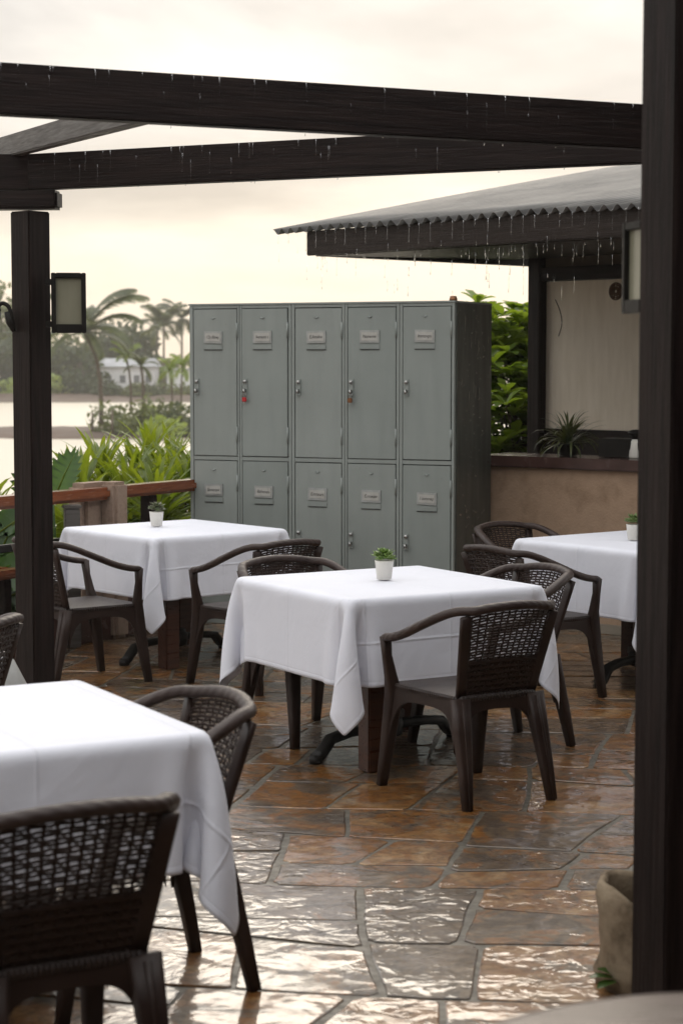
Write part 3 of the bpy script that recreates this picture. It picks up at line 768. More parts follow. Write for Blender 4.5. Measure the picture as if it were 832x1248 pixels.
# ------------------------------------------------------------------ pergola
pf = Vector((-1.49, 9.40, 0)); 
perg = empty('pergola', pf, 0, label='dark stained wet timber pergola of posts and long crossing beams over the tables', cat='pergola')
zb = 2.533; bh = .170
lp = 50
beam('post', (pf.x, pf.y, 0), (pf.x, pf.y, zb-.10), .135, .135, W_POST, perg, roll=R(lp))
rp = Vector((.842, 4.93, 0))
beam('post', (rp.x, rp.y, 0), (rp.x, rp.y, zb+.18), .132, .132, W_POST, perg, roll=R(31), bevel=.005)
A = at(-90, 0, 6.36); B = Vector((3.0, 8.44, 0))
b1a = Vector((-1.146-.46, 6.53-.21, zb+bh/2)); b1b = Vector((2.4, 8.17, zb+bh/2))
beam('beam', b1a, b1b, .07, bh, W_DARK, perg)
hp = Vector((2.35, 7.70, 0))
b2a = Vector((pf.x-.03, pf.y+.012, zb+bh/2)); b2b = Vector((2.1, 7.74+.0, zb+bh/2))
d2 = (Vector((1.24, 8.13, 0))-Vector((pf.x, pf.y, 0))).normalized()
beam('beam', b2a, b2a+d2*4.05, .07, bh, W_DARK, perg)
beam('beam', Vector((pf.x+.005, pf.y-.005, zb+bh/2)), Vector((pf.x-2.3, pf.y-.02, zb+bh/2)), .075, bh-.002, W_DARK, perg)
dz = Vector((d2.y*-1, d2.x, 0))
beam('bolster', Vector((pf.x, pf.y, zb-.047))-Vector((.168,-.01,0)), Vector((pf.x, pf.y, zb-.047))+Vector((.146,-.02,0)), .12, .088, W_POST, perg, bevel=.012)
E = at(221, 143, 6.86); S0 = at(-12, 208, 9.75)
beam('rafter', Vector((-1.70, 9.75, 2.763)), Vector((E.x, 6.87, 2.628)), .06, .10, W_GREY, perg)
m = MB(); c0 = at(19, 186, 9.55); m.sweep([c0+Vector((0,0,-.045)), c0+Vector((.004,0,0)), c0+Vector((-.004,-.01,.035))], .012, .016, up=(0,1,0), seg=8); m.build('joint_bracket', IRON, perg, world=True)
# far right corner post and the beam that carries the near post (right of the frame)
beam('post', (2.33, 7.93, 0), (2.33, 7.93, zb), .135, .135, W_POST, perg, roll=R(31))

# lamps on the posts
def lamp(loc, rz, label, tiltm=0):
    root = empty('wall_lamp', loc, rz, label=label, cat='lamp', group='rectangular lamps fixed to the pergola posts')
    w_, h_, d_ = .164, .285, .085
    m = MB()
    for x0, x1, z0, z1 in ((-w_/2,-w_/2+.022,-h_/2,h_/2),(w_/2-.022,w_/2,-h_/2,h_/2),(-w_/2+.022,w_/2-.022,h_/2-.024,h_/2),(-w_/2+.022,w_/2-.022,-h_/2,-h_/2+.042)):
        m.box(((x0+x1)/2, -d_/2+.012, (z0+z1)/2), (x1-x0, .03, z1-z0))
    m.build('frame', IRON, root, bevel=.003)
    m = MB(); m.box((0, .012, 0), (w_-.012, d_-.03, h_-.012)); m.build('housing', IRON, root, bevel=.008)
    m = MB(); m.box((0, -d_/2+.018, .008), (w_-.044, .006, h_-.066)); m.build('glass', LGLASS, root)
    m = MB()
    for z in (-.10, .10): m.box((-w_/2-.012, .0, z), (.03, .03, .028))
    m.build('bracket', IRON, root, bevel=.003)
    return root
q = at(84, 369.5, 9.33); lamp((q.x, q.y, q.z), R(8), 'rectangular black framed lamp with pale glass on the right of the left post')
q = at(788, 326, 5.10); r2 = lamp((q.x-.006, q.y, q.z), R(-74), 'black framed lamp seen edge on beside the near right post')
r2.scale = (.8, .8, .83)
# black hooked spotlight left of the post
q = at(4, 385, 9.35)
hk = empty('hook_light', q, 0, label='small black hooked fitting at the left side of the left post', cat='light fitting')
m = MB(); P = [Vector((.048,0,-.045)), Vector((.043,-.01,.0)), Vector((.028,-.01,.045)), Vector((.0,-.01,.06)), Vector((-.018,-.01,.045)), Vector((-.016,-.01,.02))]
m.sweep(catmull(P, 4), .010, .008, up=(0,1,0), seg=10); m.build('arm', IRON, hk)
m = MB(); m.sweep([(.022,0,.02),(.034,0,-.03),(.052,0,-.075)], [.016,.020,.010], [.02,.022,.012], up=(0,1,0), seg=12); m.build('bracket', IRON, hk)
m = MB(); m.sweep([(-.03,0,.012),(-.028,-.02,-.018)], [.022,.018], [.022,.018], up=(0,1,0), seg=14); m.build('head', IRON, hk)

# ------------------------------------------------------------------ kiosk on the right
P0 = Vector((-.466, 13.46, 2.6)); e_ = Vector((.674,-.738,0)).normalized(); s_ = Vector((.738,.674,0)).normalized(); SL = .186
kang = math.atan2(e_.y, e_.x)
ki = empty('kiosk', (1.45, 14.40, 0), kang, label='kiosk with a grey corrugated iron roof, dark timber and beige wall panel', cat='kiosk')
def ks(a, b, z): return P0*Vector((1,1,0)) + e_*a + s_*b + Vector((0,0,z)) if False else Vector((P0.x+e_.x*a+s_.x*b, P0.y+e_.y*a+s_.y*b, z))
# roof sheet in its own frame: x along eave, y up slope
m = MB(); LE, LS = 5.2, 4.6; pitch = .098; ne = int(LE/pitch*8); ny = 10; vs = []; fs = []
rr_ = random.Random(3)
for th in (0, .0035):
    for i in range(ne+1):
        x = LE*i/ne; zc = .019*math.cos(2*math.pi*x/pitch)
        for j in range(ny+1):
            y = LS*j/ny - (0.012*math.sin(x*2.3)+.01*math.sin(x*7.1) if j == 0 else 0)
            vs.append((x, y, zc+th+.006*math.sin(x*1.3+y)+.004*math.sin(x*3.1)))
nn = (ne+1)*(ny+1)
for i in range(ne):
    for j in range(ny):
        a = i*(ny+1)+j; fs.append((a, a+1, a+ny+2, a+ny+1)); fs.append((nn+a, nn+a+ny+1, nn+a+ny+2, nn+a+1))
    a = i*(ny+1); fs.append((a, a+ny+1, nn+a+ny+1, nn+a))
for j in range(ny): fs.append((j, nn+j, nn+j+1, j+1))
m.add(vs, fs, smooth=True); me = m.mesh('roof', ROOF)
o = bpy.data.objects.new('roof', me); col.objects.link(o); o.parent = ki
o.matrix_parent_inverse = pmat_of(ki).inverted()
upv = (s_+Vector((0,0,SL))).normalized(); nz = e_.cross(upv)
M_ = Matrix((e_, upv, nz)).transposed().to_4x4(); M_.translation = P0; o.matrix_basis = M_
W_FAS = pm('fascia_wood', [(.016,.011,.009),(.032,.024,.02)], 2.2, (1.2,22,22), (.3,.5), ((5,.5,.004),(60,.3,.001)), spec=.13)
beam('fascia', ks(.30,.05,2.513), ks(5.2,.05,2.513), .03, .165, W_FAS, ki)
beam('side_beam', ks(.32,.13,2.50), ks(.32,4.4,2.50), .06, .14, W_DARK, ki)
for k in range(1, 9):
    a = .32+k*.6; beam('rafter', ks(a,.13,2.53), ks(a,4.4,2.53+SL*4.27), .045, .07, W_DARK, ki)
m = MB(); vs = [ks(.30,.12,2.43), ks(5.2,.12,2.43), ks(5.2,2.0,2.47), ks(.30,2.0,2.47)]
m.add(vs+[v+Vector((0,0,.012)) for v in vs], [(3,2,1,0),(4,5,6,7),(0,1,5,4),(1,2,6,5),(2,3,7,6),(3,0,4,7)]); m.build('soffit', W_DARK, ki, world=True)
CP = Vector((1.45, 14.40, 0)); KA = (CP-Vector((P0.x,P0.y,0))).dot(e_); KB = (CP-Vector((P0.x,P0.y,0))).dot(s_)
beam('column', CP, CP+Vector((0,0,2.93)), .115, .115, W_DARK, ki, roll=kang)
def kbox(name, x0, x1, y0, y1, z0, z1, mat, bevel=.003):
    m = MB(); m.box(((x0+x1)/2,(y0+y1)/2,(z0+z1)/2), (x1-x0,y1-y0,z1-z0)); return m.build(name, mat, ki, bevel=bevel)
kbox('wall_panel', .056, 4.0, .02, .08, 1.225, 2.30, PANEL)
kbox('lintel', .0585, 4.0, -.05, .075, 2.302, 2.40, W_DARK)
kbox('upper_wall', .0585, 4.0, .0, .07, 2.402, 2.93, BROWNW)
kbox('lower_wall', .0585, 4.0, .0, .09, 0, 1.223, W_DARK)
kbox('side_wall', 3.95, 4.03, .1, 3.0, 0, 2.9, PANEL)
m = MB(); cpx = [at(675,365,14.2), at(681,380,14.2), at(683,395,14.2), at(679,410,14.2)]
m.sweep(catmull([q+Vector((.0,-.06,0)) for q in cpx], 5), .0035, .0035, seg=6); m.build('cable', IRON, ki, world=True)
# woven medallion
q = at(750, 355, 13.70); 
md = empty('wall_ornament', q, kang, label='round brown woven ornament hanging below the kiosk lintel', cat='ornament')
m = MB()
for rr in (.058, .045, .030, .016):
    m.sweep([(rr*math.cos(t*math.pi/12), -.0, rr*math.sin(t*math.pi/12)) for t in range(25)], .006, .006, up=(0,1,0), seg=6)
for k in range(10):
    t = k*math.pi/5; m.sweep([(.012*math.cos(t),-.004,.012*math.sin(t)),(.06*math.cos(t),-.004,.06*math.sin(t))], .004,.004, up=(0,1,0), seg=6)
m.build('wicker_rings', pm('brown_wicker', [(.07,.035,.02),(.13,.07,.04)], 30, rough=(.5,.7)), md)

# counter
c1 = Vector((.90, 12.775, 0)); cd = Vector((.791,-.612,0)).normalized(); cn = Vector((.612,.791,0)).normalized(); cang = math.atan2(cd.y, cd.x)
ct = empty('counter', c1, cang, label='waist high brown stucco counter wall with a dark red coping, right of the lockers', cat='counter')
m = MB(); m.box((1.6,.20,.515), (3.2,.34,1.03)); m.build('stucco_wall', STUCCO, ct, bevel=.004)
m = MB(); m.box((1.6,.19,1.070), (3.24,.42,.072)); m.build('coping', COPE, ct, bevel=.008)
m = MB(); m.box((1.6,.012,.03), (3.2,.03,.06)); m.build('skirting', pm('pale_skirting',[(.2,.17,.13),(.28,.24,.19)],6), ct, bevel=.003)
def strap(m, base, az, el, L, wd, droop, n=7, fold=.25, mi=0):
    d = Vector((math.cos(az), math.sin(az), 0)); side = Vector((-math.sin(az), math.cos(az), 0)); p = Vector(base); e = el; vs = []
    for i in range(n):
        t = i/(n-1); wv = wd*(math.sin(math.pi*min(1, t*.92+.08))**.7)*(1 if t < .5 else 1)+.0005
        up = Vector((-d.x*math.sin(e), -d.y*math.sin(e), math.cos(e)))
        vs += [p-side*wv+up*wv*fold, p, p+side*wv+up*wv*fold]
        p = p+(d*math.cos(e)+Vector((0,0,math.sin(e))))*(L/(n-1)); e -= droop/(n-1)*(.4+1.2*t)
    fs = []
    for i in range(n-1):
        a = 3*i; fs += [(a, a+1, a+4, a+3), (a+1, a+2, a+5, a+4)]
    m.add(vs, fs, mi, True)
q = onz(697, 552, 1.107); q = Vector((1.465, 12.58, 1.107))
sp_ = empty('spider_plant', q, 0, label='dark spiky spider plant standing on the stucco counter', cat='potted plant')
m = MB(); m.lathe([(.04,0),(.055,.005),(.07,.075),(.075,.08),(.066,.082),(.06,.07)], seg=20); m.build('pot', IRON, sp_)
m = MB(); rnd = random.Random(2)
for k in range(95):
    el = R(rnd.uniform(5, 88)); strap(m, (rnd.uniform(-.02,.02), rnd.uniform(-.02,.02), .07), rnd.uniform(0, 6.28), el, rnd.uniform(.17,.31), rnd.uniform(.006,.009), rnd.uniform(.6, 2.3)+(.6 if el < .6 else 0), 7)
m.build('leaves', leafmat('spider_leaf', (.05,.07,.03), (.13,.14,.06), 12, .3), sp_)
ctm = pmat_of(ct)
o = MB(); o.box((0,0,.062), (.44,.16,.118)); o.box((0,-.083,.075), (.38,.008,.05)); 
bx = o.build('black_case', IRON, bevel=.006, label='low black case on the counter behind the spider plant', cat='case'); q = ctm @ Vector((1.02,.26,1.107)); bx.location = q; bx.rotation_euler = (0,0,cang+.1)
q = at(775, 556, 12.30); q.z = 1.107
jg = empty('jug', q, 0, label='white jug with a black lid on the counter next to the near post', cat='jug')
m = MB(); m.lathe([(.045,0),(.05,.01),(.045,.09),(.035,.12)], seg=20); m.build('body', POT, jg)
m = MB(); m.lathe([(.036,.12),(.03,.135),(.045,.145),(.058,.155),(.05,.172),(.025,.18)], seg=20); m.build('lid', IRON, jg)

# ------------------------------------------------------------------ leafy shrub behind the kiosk column
def obovate(m, base, az, el, L, wd, mi=0, curl=.5):
    d = Vector((math.cos(az), math.sin(az), 0)); side = Vector((-math.sin(az), math.cos(az), 0)); p = Vector(base); e = el; vs = []; n = 5
    for t, wk in ((0,.08),(.3,.45),(.6,.9),(.82,.95),(1,.25)):
        up = Vector((-d.x*math.sin(e), -d.y*math.sin(e), math.cos(e)))
        vs += [p-side*wd*wk+up*wd*wk*.3, p, p+side*wd*wk+up*wd*wk*.3]
        p = p+(d*math.cos(e)+Vector((0,0,math.sin(e))))*(L*.25); e -= curl*.25
    fs = []
    for i in range(n-1):
        a = 3*i; fs += [(a, a+1, a+4, a+3), (a+1, a+2, a+5, a+4)]
    m.add(vs, fs, mi, True)
SHL = leafmat('glossy_shrub_leaf', (.10,.17,.025), (.22,.30,.055), 2.5, .5, .3)
def shrub(c, rad, zt, n, label, seed, mat=SHL, L=.15, nm='leafy_shrub', cat='shrub'):
    root = empty(nm, (c[0], c[1], -.3), 0, label=label, cat=cat); rnd = random.Random(seed)
    m = MB(); ctr = Vector((0,0,zt*.5+.15))
    tips = []
    for k in range(n):
        v = Vector((rnd.gauss(0,1), rnd.gauss(0,1), rnd.gauss(0,1))).normalized()*rnd.uniform(.45,1)**.5
        lump = 1+.16*math.sin(v.x*5+seed)+.12*math.sin(v.y*7+v.z*4)
        tips.append(Vector((v.x*rad*lump, v.y*rad*lump, ctr.z+v.z*(zt*.5+.15)*lump*.92)))
    for tp in tips:
        az0 = rnd.uniform(0,6.28); nl = rnd.randint(6,9); tilt = R(rnd.uniform(0,35))
        for j in range(nl):
            obovate(m, tp, az0+j*2.4, R(rnd.uniform(5,60)), L*rnd.uniform(.7,1.25), L*.3*rnd.uniform(.8,1.2), curl=rnd.uniform(.2,1.0))
    m.build('foliage', mat, root)
    m = MB()
    for tp in tips[::6]:
        mid = Vector((tp.x*.4, tp.y*.4, tp.z*.5)); m.sweep([Vector((rnd.uniform(-.1,.1), rnd.uniform(-.1,.1), 0)), mid, tp], [.02,.012,.005], [.02,.012,.005], up=(0,1,0), seg=6)
    m.build('stem', BARK, root)
shrub((1.62, 16.2), 1.15, 2.2, 2300, 'bright green bush with broad glossy leaves between the lockers and the kiosk', 4)

# ------------------------------------------------------------------ railing, bench, towel, low wall
ra_ = Vector((-2.75, 10.2, .905)); rb_ = Vector((-.72, 13.45, .905))
pL = onz(0, 603, .95); pR = onz(228, 583, .95)
d_ = (pR-pL).normalized(); ra_ = Vector((pL.x, pL.y, .905))-d_*1.4; rb_ = Vector((pR.x, pR.y, .905))+d_*.6
rail = empty('railing', (ra_.x, ra_.y, 0), 0, label='red brown varnished timber handrail on dark posts at the left terrace edge', cat='railing')
beam('handrail', ra_, rb_, .13, .075, W_RED, rail, bevel=.02)
beam('lower_rail', ra_+Vector((0,0,-.27)), rb_+Vector((0,0,-.27)), .04, .045, IRON, rail)
Lr = (rb_-ra_).length
for t in (.18, .46, .735, .985):
    q = ra_+(rb_-ra_)*t; beam('post', (q.x,q.y,0), (q.x,q.y,.868), .08, .08, W_DARK, rail, roll=math.atan2(d_.y,d_.x))
nrm = Vector((d_.y,-d_.x,0))
lw = empty('low_wall', (ra_.x, ra_.y, 0), 0, label='low dark brown kerb wall below the timber railing', cat='wall')
beam('wall_body', Vector((ra_.x,ra_.y,.12))+nrm*.0, Vector((rb_.x,rb_.y,.12)), .12, .24, COPE, lw)
# short grey post under the towel end
q = onz(96, 605, .9); 
m = MB(); m.box((0,0,.42), (.09,.07,.84)); m.box((0,0,.85), (.11,.09,.02)); o = m.build('short_post', W_GREY, bevel=.006, label='short weathered grey post beside the stucco pillar', cat='post'); o.location = (q.x-.02, q.y-.16, 0); o.rotation_euler = (0,0,.3)
# bench
q = onz(0, 705, .45)
bn = empty('bench', (q.x-.35, q.y, 0), math.atan2(d_.y, d_.x), label='orange red varnished bench seat at the left edge below the railing', cat='bench')
for k in range(3):
    m = MB(); m.box((0,-.05+k*.125,.43), (1.3,.115,.055)); m.build('seat_board', W_RED, bn, bevel=.014)
for x in (-.5,.5):
    m = MB(); m.box((x,.07,.20), (.06,.32,.40)); m.build('leg', W_DARK, bn, bevel=.005)
# stucco pillar in the rail line
def pillar():
    q1 = onz(86, 588, .975); q2 = onz(148, 586, .975)
    t1 = (Vector((q1.x,q1.y,0))-Vector((ra_.x,ra_.y,0))).dot(d_); t2 = (Vector((q2.x,q2.y,0))-Vector((ra_.x,ra_.y,0))).dot(d_)
    c = Vector((ra_.x,ra_.y,0))+d_*t1
    L = t2-t1; root = empty('stucco_pillar', c, math.atan2(d_.y, d_.x), label='pinkish tan rough stucco pillar with a rounded top between the two handrails', cat='pillar')
    m = MB(); m.box((L*.5,.085,.485), (L,.15,.97)); m.build('pillar_body', TOWEL, root, bevel=.03)
    m = MB(); m.box((L*.76,-.04,.487), (L*.48,.13,.974)); m.build('pillar_front', TOWEL, root, bevel=.022)
pillar()
# pale stone block far left
q = onz(4, 880, 0)
m = MB(); m.lathe([(.19,0),(.20,.05),(.17,.25),(.12,.42),(.07,.52),(.03,.56)], seg=28); o = m.build('stone_bollard', STONEG, label='pale grey rounded stone bollard beside the armchair at the left edge', cat='bollard'); q = at(2, 797, 7.75); o.location = (q.x-.02, 7.75, 0)

# ------------------------------------------------------------------ garden plants behind the rail
LYG = leafmat('yellow_green_strap_leaf', (.085,.135,.018), (.22,.27,.04), 4, .45, .35)
LDG = leafmat('dark_green_leaf', (.03,.075,.018), (.07,.14,.03), 3, .4, .3)
def cordyline(c, zs, seed, label, mat=LYG, L=.47, nl=38, grp='strap leaved plants behind the railing'):
    root = empty('cordyline', (c[0], c[1], -.25), 0, label=label, cat='plant', group=grp); rnd = random.Random(seed)
    m = MB(); ms = MB()
    for z in zs:
        z = z-.12 if z > .6 else z
        ox, oy = rnd.uniform(-.22,.22), rnd.uniform(-.15,.15); zz = z+.25
        ms.sweep([(ox*.3,oy*.3,0),(ox*.7,oy*.7,zz*.5),(ox,oy,zz)], [.018,.015,.012],[.018,.015,.012], up=(0,1,0), seg=6)
        for k in range(nl):
            t = k/nl; el = R(82-78*t+rnd.uniform(-10,10)); LL = L*rnd.uniform(.75,1.15)*(.8+.3*math.sin(math.pi*t))
            strap(m, (ox,oy,zz-.16*t), k*2.4+rnd.uniform(-.3,.3), el, LL, L*.044*rnd.uniform(.8,1.2), rnd.uniform(.3,1.3), 8)
    m.build('leaves', mat, root); ms.build('stem', BARK, root)
gp = [(88,13.0,(.55,.75,.35,.62),'behind the left end of the stucco pillar'),(125,13.5,(.90,.62,.40,.2),'directly behind the stucco pillar'),(160,13.9,(.82,.55,.9,.3),'right of the stucco pillar'),
      (196,14.2,(.9,.6,.35,.95),'behind the dark railing post'),(226,14.6,(.98,.7,.45,.9),'nearest the lockers'),(142,14.9,(.7,.4,.85,.5),'set back behind the stucco pillar'),(108,14.2,(1.0,.7,.45,.85),'between the broad leaf and the pillar'),(178,13.3,(.80,.6,.4,.3),'close behind the handrail in the middle'),(212,15.2,(1.1,.8,.55,.95),'set back near the lockers'),(-18,12.6,(.8,.5,.3),'left of the pergola post')]
for i, (px, Y, zs, wh) in enumerate(gp):
    q = at(px, 600, Y); cordyline((q.x, q.y), zs, 20+i, 'yellow green strap leaved plant '+wh)
def bigleaf(c, leaves, seed, label, mat=LDG, toothed=True):
    root = empty('broad_leaf_plant', (c[0], c[1], -.25), 0, label=label, cat='plant'); rnd = random.Random(seed); ms = MB()
    for (dx, dz, L, wd, rot, lean) in leaves:
        # blade in a plane mostly facing the terrace
        X = Vector((math.cos(rot), 0, math.sin(rot))).normalized(); Yv = Vector((-math.sin(rot), lean, math.cos(rot))).normalized(); Nn = X.cross(Yv)
        b = Vector((dx, rnd.uniform(-.1,.1), dz+.25)); m = MB(); n = 15; vs = []
        for i in range(n+1):
            t = i/n; w_ = wd*math.sin(math.pi*(t*.93+.05))**.8
            if toothed: w_ *= (1.0 if i % 2 else .72)
            c_ = b+X*L*t-Nn*.0+Vector((0,0,-.12*L*t*t))
            vs += [c_-Yv*w_+Nn*w_*.25+X*(.05 if i % 2 else 0), c_, c_+Yv*w_+Nn*w_*.25+X*(.05 if i % 2 else 0)]
        fs = []
        for i in range(n):
            a = 3*i; fs += [(a,a+1,a+4,a+3),(a+1,a+2,a+5,a+4)]
        m.add(vs, fs, 0, True); m.sweep([b+Nn*.004, b+X*L*.5+Nn*.006+Vector((0,0,-.03*L)), b+X*L*.95+Vector((0,0,-.11*L))], [.007,.005,.002],[.007,.005,.002], seg=5, m=1)
        m.build('leaf', [mat, LYG], root)
        ms.sweep([(dx*.2,0,0),(dx*.6,0,(dz+.25)*.6),tuple(b)], [.014,.011,.008],[.014,.011,.008], up=(0,1,0), seg=6)
    ms.build('stem', mat, root)
q = at(70, 560, 12.75)
bigleaf((q.x, q.y), [(-.02,.80,.40,.12,R(68),.35),(-.10,.70,.38,.12,R(115),.3),(.0,.50,.32,.10,R(30),.4)], 1, 'dark green saw edged broad leaf right beside the left pergola post')
q = at(-8, 620, 12.2)
bigleaf((q.x, q.y), [(.0,.62,.42,.10,R(38),.3),(.02,.50,.45,.11,R(65),.3),(-.05,.35,.4,.13,R(15),.5),(.02,.20,.38,.14,R(30),.6),(.0,.05,.36,.14,R(-5),.6),(.1,.15,.3,.10,R(80),.5),(-.1,.4,.4,.12,R(130),.4)], 2, 'broad green banana like leaves at the left edge behind the railing', toothed=False)
for i, (x, y) in enumerate(((-1.75,13.4),(-1.25,14.0),(-2.4,12.6),(-.6,14.5))):
    shrub((x, y), .55, .62, 110, ['low dark bush under the railing behind the pillar','low dark bush under the railing near the lockers','low dark bush under the railing left of the pergola post','low dark bush behind the left end of the lockers'][i], 30+i, LDG, .13, 'low_bush', 'bush')

# ------------------------------------------------------------------ sack, round table, right building
sk = empty('canvas_bag', (.850, 5.25, 0), 0, label='rolled top beige canvas plant bag on the paving behind the near right post', cat='bag')
m = MB(); rnd = random.Random(9); vs = []; prof = [(.150,0),(.165,.03),(.158,.10),(.150,.17),(.152,.22),(.158,.26),(.150,.295),(.135,.30),(.125,.285),(.125,.2),(.13,.12)]
seg = 40
for r_, z in prof:
    for k in range(seg):
        t = 2*math.pi*k/seg; f_ = 1+.06*math.sin(3*t+z*20)+.035*math.sin(7*t+z*35)+.02*math.sin(13*t-z*50); sl_ = .045*math.cos(t-2.6)*(z/.3)
        vs.append((r_*f_*math.cos(t), r_*f_*math.sin(t), z+sl_))
fs = [(i*seg+k, i*seg+(k+1) % seg, (i+1)*seg+(k+1) % seg, (i+1)*seg+k) for i in range(len(prof)-1) for k in range(seg)]+[tuple(range(seg-1,-1,-1))]
m.add(vs, fs, smooth=True); m.build('canvas', SACK, sk)
m = MB(); m.lathe([(.0,.13),(.1,.135),(.132,.13)], seg=20); m.build('soil', SOIL, sk)
m = MB()
for a_, el_, L_ in ((3.3,.35,.10),(3.7,.1,.09),(2.9,.6,.08)): obovate(m, (-.10,-.10,.05), a_, el_, L_, .022)
m.build('sprig', LDG, sk); sk.scale = (.92,.92,.88)
rt = empty('round_table', (.575, 2.44, 0), 0, label='blurred grey brown round table edge at the bottom right corner in the foreground', cat='table')
m = MB(); m.lathe([(.46,.715),(.495,.722),(.505,.735),(.50,.748),(.485,.75)], seg=96); m.build('tabletop', RTOP, rt)
m = MB(); m.lathe([(.23,0),(.24,.015),(.06,.05),(.035,.09),(.035,.66),(.09,.70),(.10,.714)], seg=32); m.build('pedestal', IRON, rt)
bd = empty('restaurant_building', (3.6, 2.0, 0), 0, label='unseen dark timber restaurant building along the right of the terrace', cat='building')
m = MB(); m.box((3.6, 1.6, 1.6), (.25, 13.6, 3.2)); m.build('wall', W_DARK, bd, world=True)
m = MB(); m.box((3.3, 1.6, 3.3), (2.6, 14.2, .16)); m.build('roof', W_DARK, bd, world=True)
m = MB(); m.box((-.6, -5.2, 1.6), (9.4, .25, 3.2)); m.build('wall', W_DARK, bd, world=True)  # back wall and veranda roof, out of view, added to darken camera-facing surfaces
m = MB(); m.box((-1.6, -2.3, 3.3), (7.2, 6.2, .15)); m.build('roof', W_DARK, bd, world=True)

# ------------------------------------------------------------------ rain water: drips and rivulets
m = MB(); rnd = random.Random(21)
def drip(p, L, r0=.0022):
    r0 *= .78
    n = max(3, int(L/.02)); P = [Vector((p[0]+.001*math.sin(i), p[1], p[2]-L*i/n)) for i in range(n+1)]
    rr = [r0*(.45+.75*rnd.random()**2) for _ in P]; rr[0] = r0*.6; rr[-1] = r0*1.3
    m.sweep(P, rr, rr, up=(0,1,0), seg=6)
for k in range(53):
    x = (k+.5)*pitch
    base = P0+e_*x+Vector((0,0,-.012))
    z = base.z
    for j in range(rnd.choice((1,2,2,3,3))):
        L = rnd.uniform(.02,.13); drip((base.x+rnd.uniform(-.006,.006), base.y, z), L, rnd.uniform(.0016,.003)); z -= L+rnd.uniform(.02,.16)
for k in range(60):                        # from the fascia bottom
    q = ks(rnd.uniform(.3,4.0), .08, 2.425); z = q.z
    for j in range(rnd.choice((1,1,2))):
        L = rnd.uniform(.015,.10); drip((q.x,q.y,z), L, rnd.uniform(.0014,.0026)); z -= L+rnd.uniform(.02,.2)
for (a, b, nrm_, cnt) in ((b1a, b1b, None, 55), (b2a, b2a+d2*4.05, None, 55)):
    dd = (b-a); nn_ = Vector((dd.y, -dd.x, 0)).normalized()
    for k in range(cnt):
        t = rnd.random(); q = a+dd*t+nn_*.0358; zt_ = zb+bh-.004-rnd.choice((0,0,0,.03,.06)); L = rnd.uniform(.02,.11)
        drip((q.x, q.y, zt_), min(L, zt_-zb-.01), rnd.uniform(.0010,.0020))
        if rnd.random() < .35: q = a+dd*t+nn_*.02; drip((q.x,q.y,zb+.002), rnd.uniform(.006,.02), .0022)
m.build('rain_drips', WATERG, label='strings of rain water dripping from the corrugated roof and the beams', cat='rain water', kind='stuff')
m = MB(); Lm = pmat_of(lock)
def bead(p, n_, r):
    u = n_.cross(Vector((0,0,1))).normalized(); ring = []
    vs = [p+n_*r*.7]; 
    for k in range(6): t = k*math.pi/3; vs.append(p+u*math.cos(t)*r+Vector((0,0,1))*math.sin(t)*r*1.3)
    m.add(vs, [(0,1+k,1+(k+1) % 6) for k in range(6)], 0, True)
for k in range(110):
    y_ = rnd.uniform(.03, LD-.02); z_ = rnd.uniform(.6, 2.05)
    p_ = Lm @ Vector((LW+.0065, y_, z_)); n_ = Vector((math.cos(LA), math.sin(LA), 0)); bead(p_, n_, rnd.uniform(.002,.0045))
for k in range(14):
    y_ = rnd.uniform(.03, LD-.02); z_ = rnd.uniform(1.5, 2.05); p_ = Lm @ Vector((LW+.0075, y_, z_)); drip(tuple(p_), rnd.uniform(.03,.12), .0022)
m.build('rain_beads', WATERG, label='rain drops beaded on the dark right side of the lockers', cat='rain water', kind='stuff')

# ------------------------------------------------------------------ far scenery
def water_mat():
    m, nt, bs, out = newmat('river_water'); v = coords(nt, (1, .35, 1))
    bs.inputs['Base Color'].default_value = (.50,.44,.34,1); bs.inputs['Roughness'].default_value = .38
    bs.inputs['Specular IOR Level'].default_value = .6
    nt.links.new(bump(nt, noise(nt, v, 1.2, 5, .6), .10, .03), bs.inputs['Normal']); return m
m = MB(); m.add([(-290,14,-3),(290,14,-3),(290,235,-3),(-290,235,-3)], [(0,1,2,3)]); m.build('water', water_mat(), kind='structure')
def sheet(name, pts, mat, n=60, f=None):
    (x0,x1),(y0,y1) = pts; vs = []; rnd = random.Random(1)
    for i in range(n+1):
        for j in range(n+1):
            x = x0+(x1-x0)*i/n; y = y0+(y1-y0)*j/n; vs.append((x, y, f(x, y)))
    m = MB(); m.add(vs, [(i*(n+1)+j, (i+1)*(n+1)+j, (i+1)*(n+1)+j+1, i*(n+1)+j+1) for i in range(n) for j in range(n)], smooth=True)
    m.build(name, mat, kind='structure')
sheet('ground', ((-120,120),(-48,40)), EARTH, 100, lambda x, y: -.62 if y < 15 else -.62-2.6*min(1,(y-15)/16)**1.3+.12*math.sin(x*.7)*math.sin(y*.9))
FAR = leafmat('far_grass', (.05,.07,.02), (.10,.11,.035), .1, 0, .8)
sheet('far_shore', ((-290,290),(221,405)), MUD, 90, lambda x, y: -3.15+min(1.0,(y-221)*.12)+.12*math.sin(x*.11)*math.sin(y*.2))
def bar(x, y):
    cx = (x+22)/28; cy = (y-124.5)/(6+1.5*math.sin(x*.3)); d = cx*cx+cy*cy
    return -3.25+.75*max(0, 1-d)**.5+.05*math.sin(x*2)*math.sin(y*3)
sheet('mud_bank', ((-52,8),(112,137)), MUD, 60, bar)

